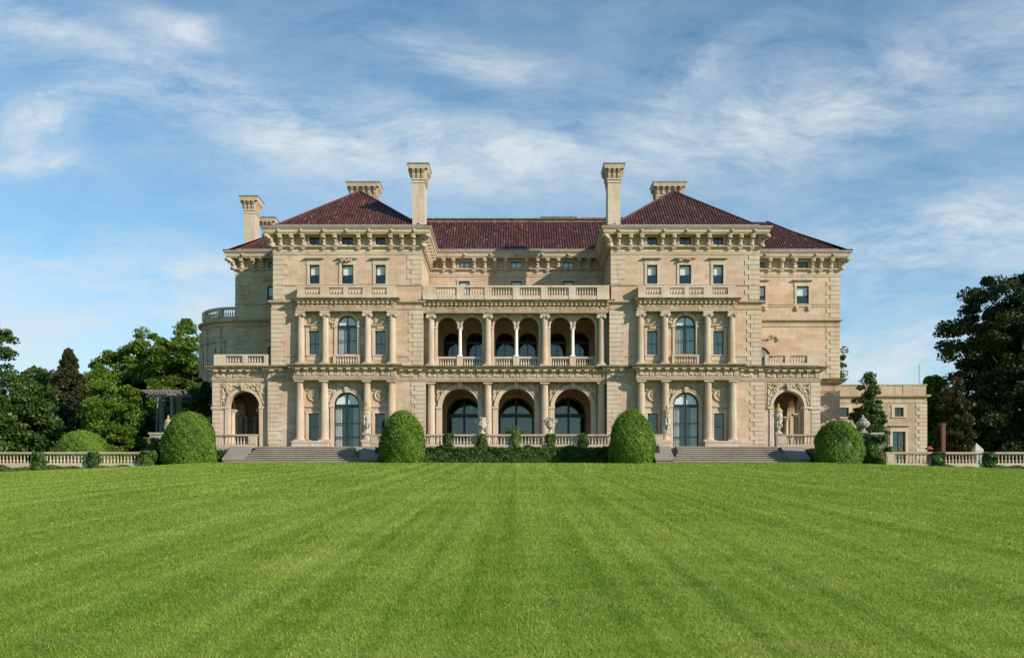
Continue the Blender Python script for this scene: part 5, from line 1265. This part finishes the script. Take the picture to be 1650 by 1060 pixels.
# ivy by the flanks: under the porch rails
for (xa, xb, lab) in ((-31.0, -25.0, 'low ivy strip under the left porch balustrade'), (25.2, 31.5, 'low ivy strip under the right porch balustrade'), (-12.2, -11.4, None), ):
    if not lab: continue
    P = []; body(P, xa, xb, -7.4, TY, 3.4, 4.95); ivy_patch(P, xa, xb, -7.35, 3.6, 5.15, .3, .085, 300)
    n = 2200; x = NR.uniform(xa, xb, n); P.append(leaves(np.stack([x, NR.uniform(-7.6, -6.4, n), 5.02+.12*np.sin(x*3)+NR.uniform(-.1, .12, n)], 1), .085, np.tile(np.array([[0, -.4, 1.0]]), (n, 1)), .8))
    o = add_leaves('ivy_bank', join(P), LF_IVY, None, (xa, -7, 4)); tag(o, lab, 'ivy')
# ivy over the corner piers and along the garden balustrades
for s, lab in ((-1, 'dark ivy heaped over the left end of the terrace by the leftmost rounded bush'), (1, 'tall ivy mass draped over the right corner pier, right of the rightmost rounded bush')):
    P = []; x = s*32.2
    if s > 0: xc = PX(1409, -9.5); ivy_clump(P, xc, -9.0, 3.2, PZ(702, -9.5), 1.0, 1.4, 6500, .1, 1); body(P, xc-.8, xc+.8, -10.1, -7.9, 3, PZ(705, -9.5)); ivy_clump(P, xc+.95, -9.4, 3.1, PZ(720, -9.5), .45, .9, 2500, .1, 2)
    else: xc = PX(250, -9.5); ivy_clump(P, PX(239, -12), -12.1, 3.0, PZ(727, -12), .62, .5, 3500, .09, 7); ivy_clump(P, xc, -9.0, 3.0, PZ(706, -9.5), .75, 1.4, 5000, .1, 3); body(P, xc-.55, xc+.55, -10.1, -7.9, 3, PZ(712, -9.5)); ivy_clump(P, xc-.75, -9.6, 3.0, PZ(733, -9.5), .6, .9, 2500, .1, 2)
    o = add_leaves('ivy_clump', join(P), LF_IVY, None, (xc, -9, 3)); tag(o, lab, 'ivy')
for s, lab in ((-1, 'ivy strip along the foot of the left garden balustrade'), (1, 'ivy strip along the foot of the right garden balustrade')):
    P = []; a, b_ = (-58, -30.8) if s < 0 else (31.0, 58); n = 14000; x = NR.uniform(a, b_, n); t = NR.uniform(0, 1, n)
    zg = np.array([gz(q, ysd-.5) for q in x]); top = zb_+.02+.1*np.sin(x*1.3)+.08*np.sin(x*3.1)
    P.append(leaves(np.stack([x, ysd-.32-.3*(1-t)*NR.uniform(.3, 1, n), zg+(top-zg)*t], 1), .085, np.tile(np.array([[0, -1, .5]]), (n, 1)), .8))
    o = add_leaves('ivy_strip', join(P), LF_IVY, None, ((a+b_)/2, ysd, 3)); tag(o, lab, 'ivy')
for px_, lab in ((66, 'ivy clump on the left garden balustrade, nearest the left edge'), (153, 'ivy clump on the left garden balustrade below the domed bush'), (1509, 'ivy clump on the right garden balustrade before the brick pier'), (1593, 'ivy clump on the right garden balustrade nearest the right edge')):
    P = []; x = PX(px_, ysd); z_ = gz(x, ysd); ivy_clump(P, x, ysd-.2, z_, 4.62, .5, .38, 2300, .09, px_); o = add_leaves('ivy_clump', join(P), LF_IVY, None, (x, ysd, z_)); tag(o, lab, 'ivy', 'ivy on the garden balustrades')

# ---- trees
def tree(name, label, cx, cy, zb, zt_, rx, ry, m, crown_lo=0.25, nclump=90, nleaf=26000, size=.2, flat_=.6, seed=1, group=None, trunk_r=.45, shape='round', csize=1.5, hull=.72):
    t = thing(name, label, 'tree', (cx, cy, zb), group); rg = np.random.default_rng(seed); H = zt_-zb; cz = zb+H*(1+crown_lo)/2; rz = H*(1-crown_lo)/2
    C = []; LIM = []
    while len(C) < nclump:
        p = rg.uniform(-1, 1, 3); d = np.linalg.norm(p)
        if shape == 'cone':
            q = rg.uniform(0, 1)**1.15; an = rg.uniform(0, 2*math.pi); l_ = (1-q)**.85*.97+.02; rr = l_*math.sqrt(rg.uniform(.15, 1))*(.82+.18*math.sin(an*3+q*23)); p = np.array([rr*math.cos(an), rr*math.sin(an), 2*q-1])
        if shape == 'cone':
            q = (p[2]+1)/2; lim = (1-q)**.85*.97+.02; r = math.hypot(p[0], p[1])
            pass
        elif shape == 'column':
            q = (p[2]+1)/2; lim = math.sin(min(1, q*1.25+.25)*math.pi/2)*(1-q**4)+.06; r = math.hypot(p[0], p[1])
            if r > lim: continue
        else:
            if d > 1 or d < hull*rg.uniform(.3, 1): continue
            bumpy = 1+.08*math.sin(p[0]*5+seed)+.07*math.sin(p[2]*7+p[1]*4+seed*2)
            p = p*bumpy
        C.append((cx+p[0]*rx, cy+p[1]*ry, cz+p[2]*rz))
        LIM.append(max(.3, lim) if shape == 'cone' else 1)
    C = np.array(C); per = nleaf//nclump; parts = []
    for c, lm in zip(C, LIM):
        k = rg.uniform(.6, 1.35)*csize*lm**.6; n = int(per*rg.uniform(.6, 1.4)); g_ = rg.normal(0, 1, (n, 3)); g_ = g_/np.maximum(1e-6, np.linalg.norm(g_, axis=1, keepdims=True))*rg.uniform(0, 1, (n, 1))**.45
        P_ = c+g_*np.array([k, k, k*flat_]); P_[:, 2] -= .12*(g_[:, 0]**2+g_[:, 1]**2)*k
        base = rg.uniform(.2, .8)
        parts.append(leaves(P_, size, np.tile(np.array([[0, 0, 1.0]]), (n, 1)), 1.3, np.full(n, base)))
    o = add_leaves('crown', join(parts), m, t, (cx, cy, zb))
    g = MB(); top = zb+H*(.9 if shape != 'round' else .72); pts = []; n = 7
    for i in range(n+1):
        q = i/n; pts.append((cx+.25*math.sin(q*5+seed)*rx*.12, cy+.2*math.cos(q*4+seed), zb-.3+(top-zb)*q))
    g.tube(pts, [trunk_r*(1.25 if i == 0 else 1)*(1-.85*i/n) for i in range(n+1)], 8)
    obj('trunk', g, MBARK, t, smooth=True)
    g = MB()
    for c in C[::max(1, len(C)//34)]:
        q = max(.12, min(.85, ((c[2]-zb)/(top-zb))*.62)); s_ = Vector(pts[int(q*n)]); e = Vector(c); mid = s_.lerp(e, .5)+Vector((0, 0, -.05*(e-s_).length+.3))
        r0 = trunk_r*.42*(1-q*.6); g.tube([s_, s_.lerp(mid, .5)+Vector((0, 0, .15)), mid, e], [r0, r0*.75, r0*.5, r0*.14], 6)
    obj('limbs', g, MBARK, t, smooth=True)
    return t
GL = 'trees left of the house'; GR = 'trees right of the house'
def T(px, ytop, y, wpx, m, name, label, group, zb=3.2, **kw):
    x = PX(px, y); tree(name, label, x, y, zb, PZ(ytop, y), wpx/2/SC*(DIST+y)/DIST, kw.pop('ry', wpx/2/SC*(DIST+y)/DIST), m, group=group, **kw)
for (px_, yt, yy, wp, sd2, lab) in ((300, 515, 55, 125, 3, 'tallest bright green broadleaf tree, against the round bay of the mansion'), (252, 524, 60, 120, 23, 'tall bright green tree rising right behind the left end of the pergola'),
                              (206, 549, 62, 115, 24, 'bright green tree of middle height, above the right side of the domed bush'), (162, 580, 56, 100, 25, 'lowest bright green tree, next to the brown conifer')):
    T(px_, yt+8, yy, wp, LF_OAK, 'broadleaf_tree', lab, GL, crown_lo=.0, nclump=330, nleaf=90000, size=.2, csize=1.2, seed=sd2, flat_=.55, hull=.85, trunk_r=.5)
T(182, 618, 7, 95, LF_OAK, 'broadleaf_tree', 'lower bright green tree behind the domed bush', GL, crown_lo=.0, nclump=170, nleaf=50000, size=.12, seed=4, csize=.8, hull=.8, trunk_r=.25)
T(110, 566, 40, 175, LF_CON, 'conifer', 'dark brownish conical conifer left of the bright green trees', GL, shape='cone', crown_lo=.02, nclump=420, nleaf=80000, size=.18, csize=1.1, seed=5, flat_=.8)
T(62, 588, 48, 110, LF_MID, 'broadleaf_tree', 'mid-green tree between the conifer and the left edge', GL, crown_lo=.0, nclump=150, nleaf=36000, size=.26, seed=6, csize=1.6)
T(28, 604, 22, 130, LF_MID, 'broadleaf_tree', 'darker bushy tree at the left edge of the picture', GL, crown_lo=.0, nclump=150, nleaf=40000, size=.2, seed=7, csize=1.4)
T(-44, 486, 4, 130, LF_MID, 'pine_tree', 'tall tree reaching in from beyond the left edge with open branches', GL, crown_lo=.35, nclump=130, nleaf=24000, size=.14, csize=.7, seed=8, flat_=.5, hull=.4)
T(325, 596, 4.5, 34, LF_DARK, 'climbing_shrub', 'tall dark leafy shrub against the left side of the porch', None, crown_lo=.0, nclump=60, nleaf=14000, size=.13, csize=.6, seed=9, trunk_r=.15, ry=1.5)
T(100, 650, 36, 420, LF_DARK, 'background_tree', 'dark low tree filling in behind the left trees', GL, crown_lo=.0, nclump=130, nleaf=40000, size=.3, csize=2.2, seed=10, ry=6)
T(-110, 560, 30, 200, LF_MID, 'broadleaf_tree', 'mid-green tree outside the left edge', GL, crown_lo=.05, nclump=90, nleaf=20000, size=.26, csize=1.8, seed=11)
T(1650, 495, 34, 185, LF_DARK, 'spreading_tree', 'dark dense tree just behind the big spreading tree', GR, crown_lo=.0, nclump=200, nleaf=50000, size=.24, csize=1.7, seed=26, hull=.7)
T(1648, 424, 27, 215, LF_DARK, 'spreading_tree', 'big dark spreading tree at the right edge', GR, crown_lo=.22, nclump=340, nleaf=100000, size=.18, csize=1.25, seed=12, flat_=.55, trunk_r=.6, hull=.85)
T(1640, 600, 25, 180, LF_DARK, 'spreading_tree', 'dark low foliage under the big spreading tree', GR, crown_lo=.0, nclump=120, nleaf=34000, size=.2, csize=1.5, seed=13)
T(1541, 598, 22, 52, LF_CON, 'conifer', 'narrow olive-green conifer left of the big dark tree', GR, shape='column', crown_lo=.03, nclump=130, nleaf=24000, size=.15, csize=.75, seed=14, trunk_r=.2)
T(1399, 601, 6, 52, LF_MID, 'columnar_tree', 'slender upright tree in front of the service wing', GR, shape='column', crown_lo=.05, nclump=120, nleaf=20000, size=.13, csize=.55, seed=15, trunk_r=.18)
T(1512, 608, 40, 70, LF_OAK, 'broadleaf_tree', 'bright green tree far behind, between the service wing and the olive conifer', GR, crown_lo=.0, nclump=80, nleaf=22000, size=.26, csize=1.5, seed=16)
T(1590, 640, 30, 130, LF_MID, 'broadleaf_tree', 'mid-green tree behind the big dark one', GR, crown_lo=.0, nclump=90, nleaf=22000, size=.26, csize=1.8, seed=17)
T(1750, 520, 24, 200, LF_MID, 'broadleaf_tree', 'mid-green tree outside the right edge', GR, crown_lo=.0, nclump=90, nleaf=20000, size=.26, csize=1.8, seed=18)
T(1348, 552, 30, 30, LF_OAK, 'slender_tree', 'thin tree tip peeping out from behind the right wing', GR, crown_lo=.5, nclump=24, nleaf=2500, size=.14, csize=.7, seed=19, trunk_r=.2)

# ---- small things at the right
g = MB(); x = PX(1514, 16); g.box(x-.12, x+.26, 15.1, 15.48, 4, PZ(686, 16)); g.box(x-.18, x+.32, 15.04, 15.54, PZ(686, 16), PZ(683, 16)); tag(obj('brick_pier', g, MBRICK), 'dark red brick pier beyond the right garden balustrade', 'brick pier')
g = MB(); x = PX(1568, 14); zt_ = PZ(714, 14); zl = PZ(725, 14)
g.add([(x-.25, 13, zl), (x+.65, 13, zl), (x+.65, 13.9, zl), (x-.25, 13.9, zl), (x+.05, 13.4, zt_), (x-.25, 13, 4), (x+.65, 13, 4), (x+.65, 13.9, 4), (x-.25, 13.9, 4)], [(0, 1, 4), (1, 2, 4), (2, 3, 4), (3, 0, 4), (5, 6, 1, 0), (6, 7, 2, 1), (7, 8, 3, 2), (8, 5, 0, 3)])
tag(obj('garden_tent', g, MCANVAS), 'small pale pointed tent beneath the big dark tree', 'tent')
g = MB(); x = PX(1497, 15); zt_ = PZ(718, 15); g.lathe(x, 15, zt_, [(.5, -.4), (.35, -.25), (.03, 0)], 8); g.tube([(x, 15, 4), (x, 15, zt_)], .03, 6)
tag(obj('parasol', g, MRED), 'small red parasol top at the corner of the service wing', 'parasol')
